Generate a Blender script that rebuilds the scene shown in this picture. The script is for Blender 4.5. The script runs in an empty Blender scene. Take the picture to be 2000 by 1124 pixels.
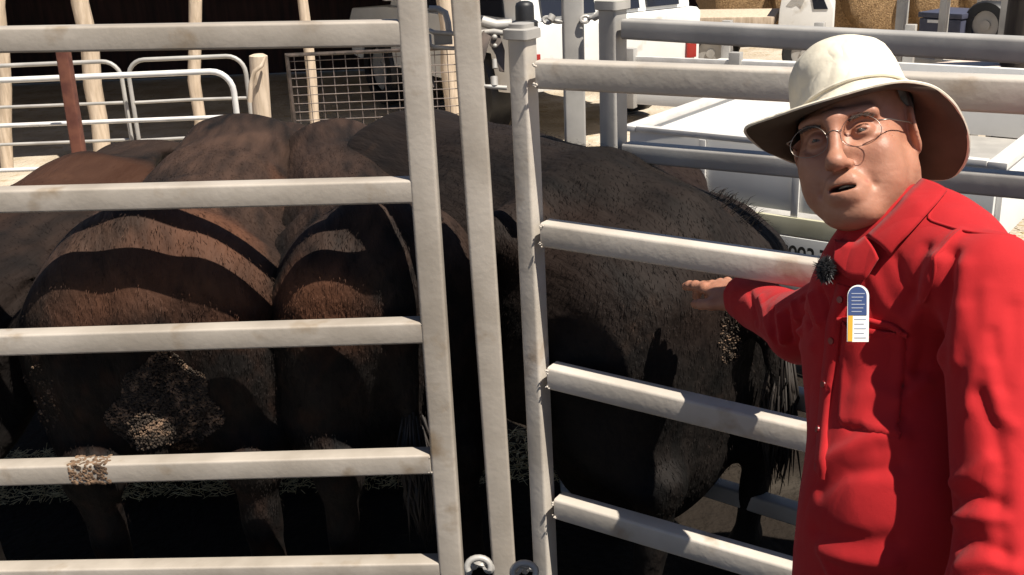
import bpy, math, random
import numpy as np
from mathutils import Vector, Matrix
random.seed(7); rng = np.random.default_rng(7)
R = math.radians
S = bpy.context.scene
COL = S.collection

# ------------------------------------------------------------------ camera
F_PX, PITCH, ROLL, CAM_H = 2098.0, 0.3435, 0.0423, 1.865
cam_d = bpy.data.cameras.new('camera')
cam = bpy.data.objects.new('camera', cam_d); COL.objects.link(cam); S.camera = cam
cam_d.sensor_width = 36.0; cam_d.lens = F_PX/2000*36; cam_d.clip_end = 500; cam_d.clip_start = 0.05
cam.matrix_world = (Matrix.Translation((0, 0, CAM_H)) @ Matrix.Rotation(math.pi/2-PITCH, 4, 'X')
                    @ Matrix.Rotation(-ROLL, 4, 'Z'))
C_RT = np.array(cam.matrix_world.to_3x3().col[0]); C_UP = np.array(cam.matrix_world.to_3x3().col[1])
C_FW = -np.array(cam.matrix_world.to_3x3().col[2]); C_O = np.array([0, 0, CAM_H])
def ray(px, py): return C_FW + C_RT*(px-1000)/F_PX + C_UP*(562-py)/F_PX
def W(px, py, Z): return C_O + ray(px, py)*Z              # world point at axial distance Z
def atz(px, py, z):
    d = ray(px, py); return C_O + d*((z-CAM_H)/d[2])
def aty(px, py, y):
    d = ray(px, py); return C_O + d*(y/d[1])
def onplane(px, py, p0, n):
    d = ray(px, py); p0 = np.array(p0, float); n = np.array(n, float)
    return C_O + d*(((p0-C_O)@n)/(d@n))

# ------------------------------------------------------------------ light
SUN = np.array([0.34, -0.33, 0.85]); SUN /= np.linalg.norm(SUN)
w = bpy.data.worlds.new('World'); S.world = w; w.use_nodes = True
nt = w.node_tree; bg = nt.nodes['Background']; sky = nt.nodes.new('ShaderNodeTexSky')
sky.sky_type = 'NISHITA'; sky.sun_disc = False
sky.sun_elevation = math.asin(SUN[2]); sky.sun_rotation = math.atan2(SUN[0], SUN[1])
sky.air_density = .7; sky.dust_density = .6; sky.altitude = 600
nt.links.new(sky.outputs[0], bg.inputs[0]); bg.inputs[1].default_value = 0.05
sd = bpy.data.lights.new('sun', 'SUN'); sd.energy = 5.0; sd.angle = R(0.5); sd.color = (1, .93, .82)
so = bpy.data.objects.new('sun', sd); COL.objects.link(so); so.location = (3, -2, 8)
so.rotation_euler = Vector(SUN).to_track_quat('Z', 'Y').to_euler()
S.view_settings.view_transform = 'Standard'; S.view_settings.look = 'None'
S.view_settings.exposure = 0.75; S.view_settings.gamma = 1

# ------------------------------------------------------------------ materials
def mat(name, c1, c2=None, scale=8, rough=.6, metal=0, bump=0, bscale=None, detail=4, stretch=(1, 1, 1),
        c3=None, s3=3, f3=.5, spec=.5, sheen=0, trans=0, emis=None, ramp=(.35, .65), sss=0):
    m = bpy.data.materials.new(name); m.use_nodes = True; n = m.node_tree.nodes; L = m.node_tree.links
    b = n['Principled BSDF']; b.inputs['Roughness'].default_value = rough; b.inputs['Metallic'].default_value = metal
    b.inputs['Specular IOR Level'].default_value = spec
    if sheen: b.inputs['Sheen Weight'].default_value = sheen
    if trans: b.inputs['Transmission Weight'].default_value = trans
    if sss:
        b.inputs['Subsurface Weight'].default_value = sss; b.inputs['Subsurface Radius'].default_value = (.012, .005, .003)
        b.inputs['Subsurface Scale'].default_value = .5
    tc = n.new('ShaderNodeTexCoord'); mp = n.new('ShaderNodeMapping'); mp.inputs['Scale'].default_value = stretch
    L.new(tc.outputs['Object'], mp.inputs[0])
    b.inputs['Base Color'].default_value = (*c1, 1)
    out = None
    if c2:
        nz = n.new('ShaderNodeTexNoise'); nz.inputs['Scale'].default_value = scale; nz.inputs['Detail'].default_value = detail
        L.new(mp.outputs[0], nz.inputs['Vector'])
        cr = n.new('ShaderNodeValToRGB'); L.new(nz.outputs['Fac'], cr.inputs[0])
        cr.color_ramp.elements[0].position = ramp[0]; cr.color_ramp.elements[1].position = ramp[1]
        cr.color_ramp.elements[0].color = (*c1, 1); cr.color_ramp.elements[1].color = (*c2, 1)
        out = cr.outputs[0]
        if c3:
            n3 = n.new('ShaderNodeTexNoise'); n3.inputs['Scale'].default_value = s3; n3.inputs['Detail'].default_value = 5
            L.new(tc.outputs['Object'], n3.inputs['Vector'])
            r3 = n.new('ShaderNodeValToRGB'); L.new(n3.outputs['Fac'], r3.inputs[0])
            r3.color_ramp.elements[0].position = f3; r3.color_ramp.elements[1].position = min(1, f3+.15)
            mx = n.new('ShaderNodeMix'); mx.data_type = 'RGBA'
            L.new(r3.outputs[0], mx.inputs['Factor']); L.new(out, mx.inputs['A']); mx.inputs['B'].default_value = (*c3, 1)
            out = mx.outputs['Result']
        L.new(out, b.inputs['Base Color'])
    if bump:
        nb = n.new('ShaderNodeTexNoise'); nb.inputs['Scale'].default_value = bscale or scale*3; nb.inputs['Detail'].default_value = 5
        L.new(mp.outputs[0], nb.inputs['Vector'])
        bp = n.new('ShaderNodeBump'); bp.inputs['Strength'].default_value = 1; bp.inputs['Distance'].default_value = bump
        L.new(nb.outputs['Fac'], bp.inputs['Height']); L.new(bp.outputs[0], b.inputs['Normal'])
    return m
def attr_mix(m, attr, col, rough=None):
    """blend a second real surface colour in where a mesh attribute says so"""
    n = m.node_tree.nodes; L = m.node_tree.links; b = n['Principled BSDF']
    at = n.new('ShaderNodeAttribute'); at.attribute_name = attr
    mx = n.new('ShaderNodeMix'); mx.data_type = 'RGBA'; L.new(at.outputs['Fac'], mx.inputs['Factor'])
    src = b.inputs['Base Color']
    if src.links: L.new(src.links[0].from_socket, mx.inputs['A'])
    else: mx.inputs['A'].default_value = src.default_value
    mx.inputs['B'].default_value = (*col, 1); L.new(mx.outputs['Result'], src)
    return m

M = {}
M['metal'] = mat('galvanised_steel', (.30, .262, .22), (.42, .375, .325), scale=5, rough=.55, metal=.05, bump=.0008, bscale=60,
                 c3=(.23, .17, .11), s3=8, f3=.60)
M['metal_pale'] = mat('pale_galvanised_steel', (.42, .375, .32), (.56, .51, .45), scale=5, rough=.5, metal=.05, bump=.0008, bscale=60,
                 c3=(.31, .225, .15), s3=8, f3=.60)  # same steel lightened, so the right gate's unlit fronts look sunlit
M['metal2'] = mat('bare_galvanised_steel', (.33, .315, .295), (.45, .43, .40), scale=7, rough=.5, metal=.15, bump=.0004, bscale=50)
M['weld'] = mat('weld_metal', (.45, .42, .40), (.7, .68, .65), scale=60, rough=.4, metal=.5, bump=.001, bscale=200)
M['dark_metal'] = mat('dark_iron', (.06, .05, .045), (.13, .10, .085), scale=30, rough=.5, metal=.5)
M['rust'] = mat('rusty_steel', (.10, .03, .02), (.17, .06, .035), scale=20, rough=.8)
M['black'] = mat('black_rubber', (.012, .012, .014), (.02, .02, .022), scale=20, rough=.5)
M['white'] = mat('white_paint', (.72, .71, .68), (.80, .79, .76), scale=4, rough=.35, c3=(.5, .45, .38), s3=5, f3=.62)
M['whitepipe'] = mat('pale_pipe', (.62, .60, .57), (.75, .73, .7), scale=12, rough=.4, metal=.1)
M['glass'] = mat('dark_window', (.02, .022, .03), rough=.08)
M['timber'] = mat('timber_post', (.42, .33, .24), (.58, .47, .36), scale=10, rough=.85, stretch=(4, 4, .6), bump=.004, bscale=14)
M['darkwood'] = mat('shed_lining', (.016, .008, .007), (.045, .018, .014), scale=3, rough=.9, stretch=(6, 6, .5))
M['hay'] = mat('hay', (.17, .10, .045), (.33, .21, .10), scale=40, rough=.9, stretch=(1, 6, 1), bump=.02, bscale=50)
M['skin'] = mat('skin', (.34, .150, .094), (.39, .185, .118), scale=25, rough=.52, bump=.0005, bscale=190, sss=.12, c3=(.36, .15, .098), s3=7, f3=.56)
M['lip'] = mat('lip', (.42, .16, .13), rough=.4)
M['shirt'] = mat('red_cotton', (.36, .0085, .012), (.43, .013, .016), scale=6, rough=.85, bump=.0011, bscale=28, sheen=.06, spec=.25)
M['hat'] = mat('hat_canvas', (.66, .60, .48), (.72, .66, .54), scale=12, rough=.9, bump=.0012, bscale=60, spec=.2)
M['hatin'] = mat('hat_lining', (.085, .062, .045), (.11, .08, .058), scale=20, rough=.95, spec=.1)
M['trouser'] = mat('trousers', (.06, .07, .10), (.08, .09, .13), scale=20, rough=.9)
M['leather'] = mat('boot_leather', (.07, .035, .02), (.10, .05, .03), scale=20, rough=.6)
M['coat'] = mat('cow_coat', (.0030, .0024, .0022), (.010, .0072, .0060), scale=9, rough=.75, bump=.008, bscale=34, stretch=(.35, 1.7, .8),
                spec=.18, c3=(.030, .017, .011), s3=5.2, f3=.62, detail=7)
attr_mix(M['coat'], 'dusty', (.068, .038, .026))  # sunlit upper coat painted in along with its real fade
attr_mix(M['coat'], 'bleached', (.12, .046, .022))
M['hoof'] = mat('hoof', (.02, .016, .014), (.04, .03, .025), scale=30, rough=.6)
M['dung'] = mat('dried_dung', (.05, .03, .018), (.22, .135, .08), scale=40, rough=.95, bump=.006, bscale=90)
M['straw'] = mat('straw', (.42, .32, .16), (.62, .50, .28), scale=60, rough=.8)
def ridges(m, scale, dist, stretch=(1, 1, 1), distort=1.2):
    n = m.node_tree.nodes; L = m.node_tree.links; b = n['Principled BSDF']
    tc = n.new('ShaderNodeTexCoord'); mp = n.new('ShaderNodeMapping'); mp.inputs['Scale'].default_value = stretch; L.new(tc.outputs['Object'], mp.inputs[0])
    nz = n.new('ShaderNodeTexNoise'); nz.inputs['Scale'].default_value = scale; nz.inputs['Detail'].default_value = 1.5; nz.inputs['Distortion'].default_value = distort
    L.new(mp.outputs[0], nz.inputs['Vector'])
    s1 = n.new('ShaderNodeMath'); s1.operation = 'SUBTRACT'; s1.inputs[1].default_value = .5; L.new(nz.outputs['Fac'], s1.inputs[0])
    s2 = n.new('ShaderNodeMath'); s2.operation = 'ABSOLUTE'; L.new(s1.outputs[0], s2.inputs[0])
    s3 = n.new('ShaderNodeMath'); s3.operation = 'MULTIPLY'; s3.inputs[1].default_value = 5; s3.use_clamp = True; L.new(s2.outputs[0], s3.inputs[0])
    bp = n.new('ShaderNodeBump'); bp.inputs['Strength'].default_value = 1; bp.inputs['Distance'].default_value = dist
    L.new(s3.outputs[0], bp.inputs['Height'])
    if b.inputs['Normal'].links: L.new(b.inputs['Normal'].links[0].from_socket, bp.inputs['Normal'])
    L.new(bp.outputs[0], b.inputs['Normal'])
ridges(M['shirt'], 6, .0022, (1, 1, .4)); ridges(M['hat'], 9, .002)
ridges(M['shirt'], 900, .00012, distort=0)
M['cable'] = mat('wire', (.16, .13, .12), (.24, .2, .18), scale=30, rough=.5, metal=.5)

# ------------------------------------------------------------------ object helpers
def tag(o, label=None, cat=None, group=None, kind=None):
    if label: o['label'] = label
    if cat: o['category'] = cat
    if group: o['group'] = group
    if kind: o['kind'] = kind
    return o
def empty(name, loc, label, cat, group=None, rz=0):
    o = bpy.data.objects.new(name, None); COL.objects.link(o); o.location = [float(v) for v in loc]; o.rotation_euler = (0, 0, rz)
    o.empty_display_size = .1
    bpy.context.view_layer.update()
    return tag(o, label, cat, group)
def link(name, me, m, parent=None, smooth=True, world=True):
    """mesh data given in world coordinates; parented so it stays there"""
    o = bpy.data.objects.new(name, me); COL.objects.link(o)
    for mm in (m if isinstance(m, (list, tuple)) else [m]): me.materials.append(mm)
    if smooth: me.polygons.foreach_set('use_smooth', [True]*len(me.polygons))
    if parent:
        o.parent = parent
        if world: o.matrix_parent_inverse = parent.matrix_world.inverted()
    return o
class MB:
    def __init__(s): s.v = []; s.f = []; s.mi = []
    def add(s, vs, fs, mi=0):
        k = len(s.v); s.v += [tuple(map(float, v)) for v in vs]; s.f += [tuple(i+k for i in f) for f in fs]; s.mi += [mi]*len(fs)
        return s
    def box(s, c, size, rot=None, mi=0):
        c = np.array(c, float); h = np.array(size)/2; rot = np.eye(3) if rot is None else np.array(rot)
        vs = [c+rot@(h*np.array([x, y, z])) for x in (-1, 1) for y in (-1, 1) for z in (-1, 1)]
        return s.add(vs, [(0, 1, 3, 2), (4, 6, 7, 5), (0, 4, 5, 1), (2, 3, 7, 6), (0, 2, 6, 4), (1, 5, 7, 3)], mi)
    def tube(s, a, b, wd, ht, up=(0, 0, 1), r=.007, seg=3, mi=0, jit=0):
        """rounded rectangular hollow-section look from a to b; wd across, ht along up"""
        a = np.array(a, float); b = np.array(b, float); d = b-a; ln = np.linalg.norm(d); d = d/ln
        up = np.array(up, float); sd_ = np.cross(d, up); sd_ /= np.linalg.norm(sd_); u = np.cross(sd_, d)
        prof = []
        for (sx, sy, a0) in ((1, 1, 0), (-1, 1, 90), (-1, -1, 180), (1, -1, 270)):
            for k in range(seg+1):
                t = R(a0+90*k/seg); prof.append((sx*(wd/2-r)+r*math.cos(t), sy*(ht/2-r)+r*math.sin(t)))
        n = len(prof); rings = []
        for t, sc in ((0, .80), (0.0, 1), (1, 1), (1, .80)):
            off = 0
            if (t, sc) == (0, 1): off = min(.003, ln*.1)
            if (t, sc) == (1, 1): off = -min(.003, ln*.1)
            rings.append([a+d*(ln*t+off)+sd_*x*sc+u*y*sc for x, y in prof])
        vs = [p for rg in rings for p in rg]; fs = []
        for k in range(3):
            for i in range(n):
                j = (i+1) % n; fs.append((k*n+i, (k+1)*n+i, (k+1)*n+j, k*n+j))
        fs.append(tuple(range(n))); fs.append(tuple(reversed(range(3*n, 4*n))))
        return s.add(vs, fs, mi)
    def pipe(s, pts, r, n=10, mi=0, close=False):
        pts = [np.array(p, float) for p in pts]; N = len(pts)
        rs = r if hasattr(r, '__len__') else [r]*N
        prev = None; vs = []
        for i, p in enumerate(pts):
            if close: d = pts[(i+1) % N]-pts[i-1]
            else: d = pts[min(i+1, N-1)]-pts[max(i-1, 0)]
            d = d/(np.linalg.norm(d)+1e-9)
            if prev is None:
                prev = np.cross(d, [0.13, .21, .97]);
            prev = prev-d*(prev@d); prev /= np.linalg.norm(prev)+1e-9; q = np.cross(d, prev)
            for k in range(n):
                t = 2*math.pi*k/n; vs.append(p+(prev*math.cos(t)+q*math.sin(t))*rs[i])
        fs = []
        for i in range(N if close else N-1):
            j0 = i*n; j1 = ((i+1) % N)*n
            for k in range(n): fs.append((j0+k, j0+(k+1) % n, j1+(k+1) % n, j1+k))
        if not close: fs += [tuple(reversed(range(n))), tuple(range((N-1)*n, N*n))]
        return s.add(vs, fs, mi)
    def ball(s, c, r, n=8, mi=0, sq=(1, 1, 1)):
        c = np.array(c, float); vs = [c+np.array([0, 0, r*sq[2]])]; fs = []
        for i in range(1, n):
            for k in range(2*n):
                t = math.pi*i/n; q = math.pi*k/n
                vs.append(c+r*np.array([math.sin(t)*math.cos(q)*sq[0], math.sin(t)*math.sin(q)*sq[1], math.cos(t)*sq[2]]))
        vs.append(c-np.array([0, 0, r*sq[2]])); m = 2*n
        for k in range(m):
            fs.append((0, 1+k, 1+(k+1) % m)); fs.append((len(vs)-1, 1+(n-2)*m+(k+1) % m, 1+(n-2)*m+k))
            for i in range(n-2): fs.append((1+i*m+k, 1+(i+1)*m+k, 1+(i+1)*m+(k+1) % m, 1+i*m+(k+1) % m))
        return s.add(vs, fs, mi)
    def prism(s, poly, d, mi=0):
        """closed polygon (3-D points, planar) extruded by vector d"""
        d = np.array(d, float); n = len(poly); vs = [np.array(p, float) for p in poly]; vs += [p+d for p in vs[:n]]
        fs = [tuple(range(n)), tuple(reversed(range(n, 2*n)))]+[(i, i+n, (i+1) % n+n, (i+1) % n) for i in range(n)]
        return s.add(vs, fs, mi)
    def mesh(s, name):
        me = bpy.data.meshes.new(name); me.from_pydata(s.v, [], s.f); me.validate(); me.update()
        if any(s.mi): me.polygons.foreach_set('material_index', s.mi[:len(me.polygons)])
        return me
    def build(s, name, m, parent=None, smooth=False, bevel=0, auto=True):
        me = s.mesh(name); o = link(name, me, m, parent, smooth=False)
        import bmesh
        bm = bmesh.new(); bm.from_mesh(me); bmesh.ops.recalc_face_normals(bm, faces=bm.faces)
        if bevel: bmesh.ops.bevel(bm, geom=[e for e in bm.edges if len(e.link_faces) == 2 and e.calc_face_angle(0) > .6], offset=bevel, segments=2, affect='EDGES', profile=.7)
        if smooth or bevel:
            for f in bm.faces: f.smooth = True
            for e in bm.edges:
                if len(e.link_faces) == 2 and e.calc_face_angle(0) > R(50): e.smooth = False
        bm.to_mesh(me); bm.free()
        return o

# ------------------------------------------------------------------ implicit surfaces
def smin(a, b, k):
    h = np.maximum(k-np.abs(a-b), 0)/k; return np.minimum(a, b)-h*h*k*.25
def smax(a, b, k): return -smin(-a, -b, k)
def cap(p, a, b, ra, rb):
    a = np.array(a, float); b = np.array(b, float); ab = b-a; t = np.clip(((p-a)@ab)/(ab@ab), 0, 1)
    return np.linalg.norm(p-a-t[:, None]*ab, axis=1)-(ra+(rb-ra)*t)
def ell(p, c, r, rot=None):
    q = p-np.array(c, float)
    if rot is not None: q = q@rot
    r = np.array(r, float); k0 = np.linalg.norm(q/r, axis=1); k1 = np.linalg.norm(q/(r*r), axis=1)+1e-9
    return k0*(k0-1)/k1
def chain(p, pts, rs, k=.02):
    d = None
    for i in range(len(pts)-1):
        c = cap(p, pts[i], pts[i+1], rs[i], rs[i+1]); d = c if d is None else smin(d, c, k)
    return d
def vnoise(p, s, seed=0):
    """cheap smooth pseudo-noise in about -1..1"""
    r = np.random.default_rng(seed); o = np.zeros(len(p))
    for i in range(6):
        k = r.normal(size=3); k = k/np.linalg.norm(k)*s*(.6+.25*i); ph = r.uniform(0, 6.28, 2)
        o += np.sin(p@k+ph[0]+1.3*np.sin(p@k[[1, 2, 0]]*.7+ph[1]))
    return o/4
def nets(f, lo, hi, h, B=4):
    lo = np.array(lo, float); hi = np.array(hi, float); nb = np.ceil((hi-lo)/(h*B)).astype(int)+1
    ax = [lo[i]+(np.arange(nb[i])+.5)*h*B-.5*h for i in range(3)]
    g = np.stack(np.meshgrid(*ax, indexing='ij'), -1).reshape(-1, 3)
    c = np.concatenate([f(q) for q in np.array_split(g, max(1, len(g)//400000))]).reshape(nb)
    n = nb*B
    V = np.repeat(np.repeat(np.repeat(c, B, 0), B, 1), B, 2).astype(np.float32)
    act = np.argwhere(np.abs(c) < h*B*1.6)
    off = np.stack(np.meshgrid(*[np.arange(B)]*3, indexing='ij'), -1).reshape(-1, 3)
    idx = (act[:, None, :]*B+off[None]).reshape(-1, 3)
    pv = lo+idx*h
    vals = np.concatenate([f(q) for q in np.array_split(pv, max(1, len(pv)//300000))])
    V[idx[:, 0], idx[:, 1], idx[:, 2]] = vals
    s = V < 0
    cs = np.zeros(tuple(n-1), np.uint8)
    sl = lambda a, d: a[d[0]:a.shape[0]-1+d[0], d[1]:a.shape[1]-1+d[1], d[2]:a.shape[2]-1+d[2]]
    cor = [(i, j, k) for i in (0, 1) for j in (0, 1) for k in (0, 1)]
    for d in cor: cs += sl(s, d)
    cells = np.argwhere((cs > 0) & (cs < 8))
    cid = np.full(tuple(n-1), -1, np.int32); cid[cells[:, 0], cells[:, 1], cells[:, 2]] = np.arange(len(cells))
    acc = np.zeros((len(cells), 3)); cnt = np.zeros(len(cells))
    cv = {d: V[cells[:, 0]+d[0], cells[:, 1]+d[1], cells[:, 2]+d[2]].astype(float) for d in cor}
    for d in cor:
        for a in range(3):
            if d[a] == 0:
                e = list(d); e[a] = 1; e = tuple(e); x, y = cv[d], cv[e]; m = (x < 0) != (y < 0)
                t = np.where(m, x/np.where(m, x-y, 1), 0); p = np.array(d, float)+0*cells[:, :3]; p[:, a] = t
                acc += p*m[:, None]; cnt += m
    verts = lo+(cells+acc/cnt[:, None])*h
    quads = []
    for a in range(3):
        A = [slice(None)]*3; Bs = [slice(None)]*3; A[a] = slice(0, -1); Bs[a] = slice(1, None)
        s0 = s[tuple(A)]; s1 = s[tuple(Bs)]; e = np.argwhere(s0 != s1)
        b, c_ = (a+1) % 3, (a+2) % 3
        e = e[(e[:, b] > 0) & (e[:, c_] > 0) & (e[:, b] < n[b]-1) & (e[:, c_] < n[c_]-1)]
        fl = s0[e[:, 0], e[:, 1], e[:, 2]]
        def g_(db, dc):
            q = e.copy(); q[:, b] -= db; q[:, c_] -= dc; return cid[q[:, 0], q[:, 1], q[:, 2]]
        q = np.stack([g_(1, 1), g_(0, 1), g_(0, 0), g_(1, 0)], 1); q[~fl] = q[~fl][:, ::-1]
        quads.append(q)
    q = np.concatenate(quads); q = q[(q >= 0).all(1)]
    return verts, q
def npmesh(name, verts, quads):
    me = bpy.data.meshes.new(name); me.vertices.add(len(verts)); me.vertices.foreach_set('co', np.asarray(verts, np.float32).ravel())
    me.loops.add(quads.size); me.loops.foreach_set('vertex_index', quads.astype(np.int32).ravel())
    me.polygons.add(len(quads)); me.polygons.foreach_set('loop_start', np.arange(0, quads.size, 4, dtype=np.int32))
    me.update(calc_edges=True); me.validate(); return me
def vnormals(verts, quads):
    v = verts; a = v[quads[:, 2]]-v[quads[:, 0]]; b = v[quads[:, 3]]-v[quads[:, 1]]; n = np.cross(a, b)
    o = np.zeros_like(v)
    for k in range(4):
        for c in range(3): o[:, c] += np.bincount(quads[:, k], n[:, c], len(v))
    return o/(np.linalg.norm(o, axis=1)[:, None]+1e-12)
def setattr_f(me, name, vals):
    a = me.attributes.new(name, 'FLOAT', 'POINT'); a.data.foreach_set('value', np.asarray(vals, np.float32))
def segdist(p, pts):
    d = np.full(len(p), 9.)
    for a, b in zip(pts[:-1], pts[1:]):
        a = np.array(a, float); b = np.array(b, float); ab = b-a; t = np.clip(((p-a)@ab)/(ab@ab), 0, 1)
        d = np.minimum(d, np.linalg.norm(p-a-t[:, None]*ab, axis=1))
    return d
def sstep(x, a, b): t = np.clip((x-a)/(b-a), 0, 1); return t*t*(3-2*t)

# ================================================================== SETTING
def grid_ground():
    # one sheet to the horizon, finer near the yard
    xs = np.concatenate([np.linspace(-150, -8, 12), np.linspace(-6, 6, 90), np.linspace(8, 150, 12)])
    ys = np.concatenate([np.linspace(-60, -3, 8), np.linspace(-1, 12, 110), np.linspace(15, 220, 14)])
    X, Y = np.meshgrid(xs, ys, indexing='ij'); P = np.stack([X, Y, 0*X], -1).reshape(-1, 3)
    near = (np.abs(P[:, 0]) < 6.2) & (P[:, 1] > -1.5) & (P[:, 1] < 12.5)
    P[:, 2] = np.where(near, .012*vnoise(P, 5, 3)+.008*vnoise(P, 14, 4), 0)-.02
    nx, ny = len(xs), len(ys); I = np.arange(nx*ny).reshape(nx, ny)
    q = np.stack([I[:-1, :-1], I[1:, :-1], I[1:, 1:], I[:-1, 1:]], -1).reshape(-1, 4)
    me = npmesh('ground', P, q)
    dn = (1-sstep(P[:, 1]-.10*vnoise(P, 3, 8), 3.9, 4.5))*sstep(P[:, 1], -4, -3)*sstep(P[:, 0], -5, -4.5)*(1-sstep(P[:, 0]+P[:, 1]*.55+.08*vnoise(P, 4, 9), 4.0, 4.5))
    setattr_f(me, 'dungy', np.clip(1.1*dn*(1+.12*vnoise(P, 9, 6)), 0, 1)); return me
M['ground'] = mat('yard_dirt', (.36, .30, .225), (.50, .44, .36), scale=2.2, rough=.95, bump=.02, bscale=30, detail=8,
                  c3=(.34, .27, .17), s3=9, f3=.56, spec=.08)
attr_mix(M['ground'], 'dungy', (.018, .014, .011))  # shade under the cattle painted into the pen ground, over dark manure
tag(link('ground', grid_ground(), M['ground']), kind='structure')

# ------------------------------------------------------------------ yard gates
GY = 2.334
def weld(mb, c, r): 
    for k in range(5):
        mb.ball(np.array(c)+rng.normal(0, r*.5, 3), r*rng.uniform(.35, .6), n=4)
def gate_plane_pt(px, py, p0, n): return onplane(px, py, p0, n)

# --- left gate: plane through (-.215,GY), almost square to the camera
aL = -.0418; dL = np.array([math.cos(aL), math.sin(aL), 0]); nL = np.array([-dL[1], dL[0], 0])
pL = np.array([-.215, GY, 1.0])
gl = empty('cattle_gate', (-1.3, GY+.045, 0), 'pale galvanised cattle gate with square rails across the two rear-facing black cows', 'gate', 'steel cattle gates and panels')
sw = .062
def vpost(x0px, y0, x1px, y1, p0, n, ztop, zbot, mb, wd, dp, off=0, up=None):
    a = onplane(x0px, y0, p0, n); b = onplane(x1px, y1, p0, n)
    t = lambda z: a+(b-a)*((z-a[2])/(b[2]-a[2]))
    A = t(zbot); B = t(ztop); A[:2] += off*n[:2]; B[:2] += off*n[:2]
    mb.tube(A, B, wd, dp, up=n)
    return A, B
lrails = []                        # front-face centre line pixels of each rail: left (x=0) and right (x=~810)
for (y0, y1, x1) in ((80, 67, 790), (396, 376, 806), (677, 652, 826), (933, 909, 842), (1133, 1119, 860)):
    a = onplane(0, y0, pL, nL); b = onplane(x1, y1, pL, nL); lrails.append((a, b))
for k, (a, b) in enumerate(lrails):
    d = b-a; A = a-d*1.05; mb = MB(); mb.tube(A+nL*.025, b+nL*.025, .05, .054, r=.006); weld(mb, b+[-.002, .004, -.022], .005); weld(mb, b+[-.002, .004, .022], .005)
    r_ = mb.build('rail', M['metal'], gl, smooth=True)
mb = MB(); sa, sb = vpost(829, 390, 880, 1110, pL, nL, lrails[0][0][2]+.085, .02, mb, .060, .052, off=.024); mb.build('stile', M['metal'], gl, smooth=True)
mb = MB(); mb.tube(sb+[0, 0, -.004], sb+[0, 0, .012], .068, .060, up=nL, r=.01); mb.build('stile_cap', M['metal2'], gl, smooth=True)
far = lrails[2][0]-(lrails[2][1]-lrails[2][0])*1.05
mb = MB(); mb.tube([far[0]-.03, far[1]+.024, .02], [far[0]-.03, far[1]+.024, 1.74], .06, .052, up=nL); mb.build('stile', M['metal'], gl, smooth=True)
# dung smear on the fourth rail and hanging straw
def smear(pa, pb, name, par):
    mb = MB()
    for k in range(230):
        t = rng.uniform(); s = rng.uniform(-1, 1); c = pa+(pb-pa)*t
        if rng.uniform() < .45: q = c+np.array([0, .0 +.05*rng.uniform(), .027]); sq = (1, 1, .28)
        else: q = c+np.array([0, -.001, s*.026]); sq = (1, .3, 1)
        mb.ball(q, rng.uniform(.002, .0065), n=3, sq=sq)
    return mb.build(name, M['dung'], par, smooth=True)
p = lrails[3]; f = lambda x: p[0]+(p[1]-p[0])*(x/842)
smear(f(136), f(215), 'dung_smear', gl)
# hinge lugs of the left gate
def bar(mb, pts, r=.006): mb.pipe(pts, r, n=8)
Zg = 2.38
hg = MB()
bar(hg, [W(838, 18, Zg), W(856, 18, Zg), W(870, 26, Zg-.01), W(875, 45, Zg-.01), W(877, 62, Zg-.01)], .0075)
bar(hg, [W(840, 60, Zg), W(848, 64, Zg-.02), W(885, 66, Zg-.02), W(893, 72, Zg-.02), W(897, 100, Zg-.01), W(899, 140, Zg-.01)], .005)
bar(hg, [W(838, 70, Zg), W(840, 88, Zg-.02), W(848, 93, Zg-.02), W(890, 95, Zg-.02), W(894, 120, Zg-.02)], .005)
hg.box(W(866, 77, Zg+.02), (.04, .02, .022))
hg.build('hinge_lug', M['metal2'], gl, smooth=True)
lb = MB(); bar(lb, [W(835, 76, Zg), W(829, 95, Zg-.01), W(832, 118, Zg-.01), W(840, 150, Zg), W(846, 172, Zg)], .006); lb.build('latch_bar', M['dark_metal'], gl, smooth=True)

# --- middle post
mp_ = empty('gate_post', (-.03, GY+.03, 0), 'tall square steel post standing between the two gates', 'post')
pM = np.array([-.085, GY, 1.]); nM = np.array([0, 1., 0])
mb = MB(); vpost(934, 380, 984, 1110, pM, nM, 2.05, -.03, mb, .060, .060, off=.03); mb.build('post_tube', M['metal'], mp_, smooth=True)
mb = MB(); mb.tube([-.055, GY+.03, -.02], [-.055, GY+.03, .012], .16, .16, up=(0, 1, 0)); mb.build('base_plate', M['metal2'], mp_, smooth=True)

# --- right gate, swung towards the camera on the right
aR = -.5971; dR = np.array([math.cos(aR), math.sin(aR), 0]); nR = np.array([-dR[1], dR[0], 0])
pR = np.array([.013, GY+.003, 1.0])
gr = empty('cattle_gate', (.6, 1.97, 0), 'pale galvanised cattle gate swung towards the viewer behind the man in red', 'gate', 'steel cattle gates and panels')
rr = []
for k, (x0, y0, x1, y1) in enumerate(((1034, 147, 1500, 168), (1044, 459, 1590, 541), (1058, 738, 1560, 859), (1072, 993, 1400, 1090), (1082, 1236, 1350, 1338))):
    a = onplane(x0, y0, pR, nR); b = onplane(x1, y1, pR, nR); d = b-a; L_ = np.linalg.norm(d); e = a+d/L_*2.3
    a = a+d/L_*.012
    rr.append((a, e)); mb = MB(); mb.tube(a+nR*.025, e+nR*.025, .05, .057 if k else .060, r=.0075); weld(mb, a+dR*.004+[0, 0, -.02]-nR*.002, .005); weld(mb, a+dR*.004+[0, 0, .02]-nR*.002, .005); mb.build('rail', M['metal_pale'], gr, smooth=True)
mb = MB(); sa, sb = vpost(1021, 380, 1055, 1110, pR, nR, 1.60, .02, mb, .046, .05, off=.025); mb.build('stile', M['metal_pale'], gr, smooth=True)
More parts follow.
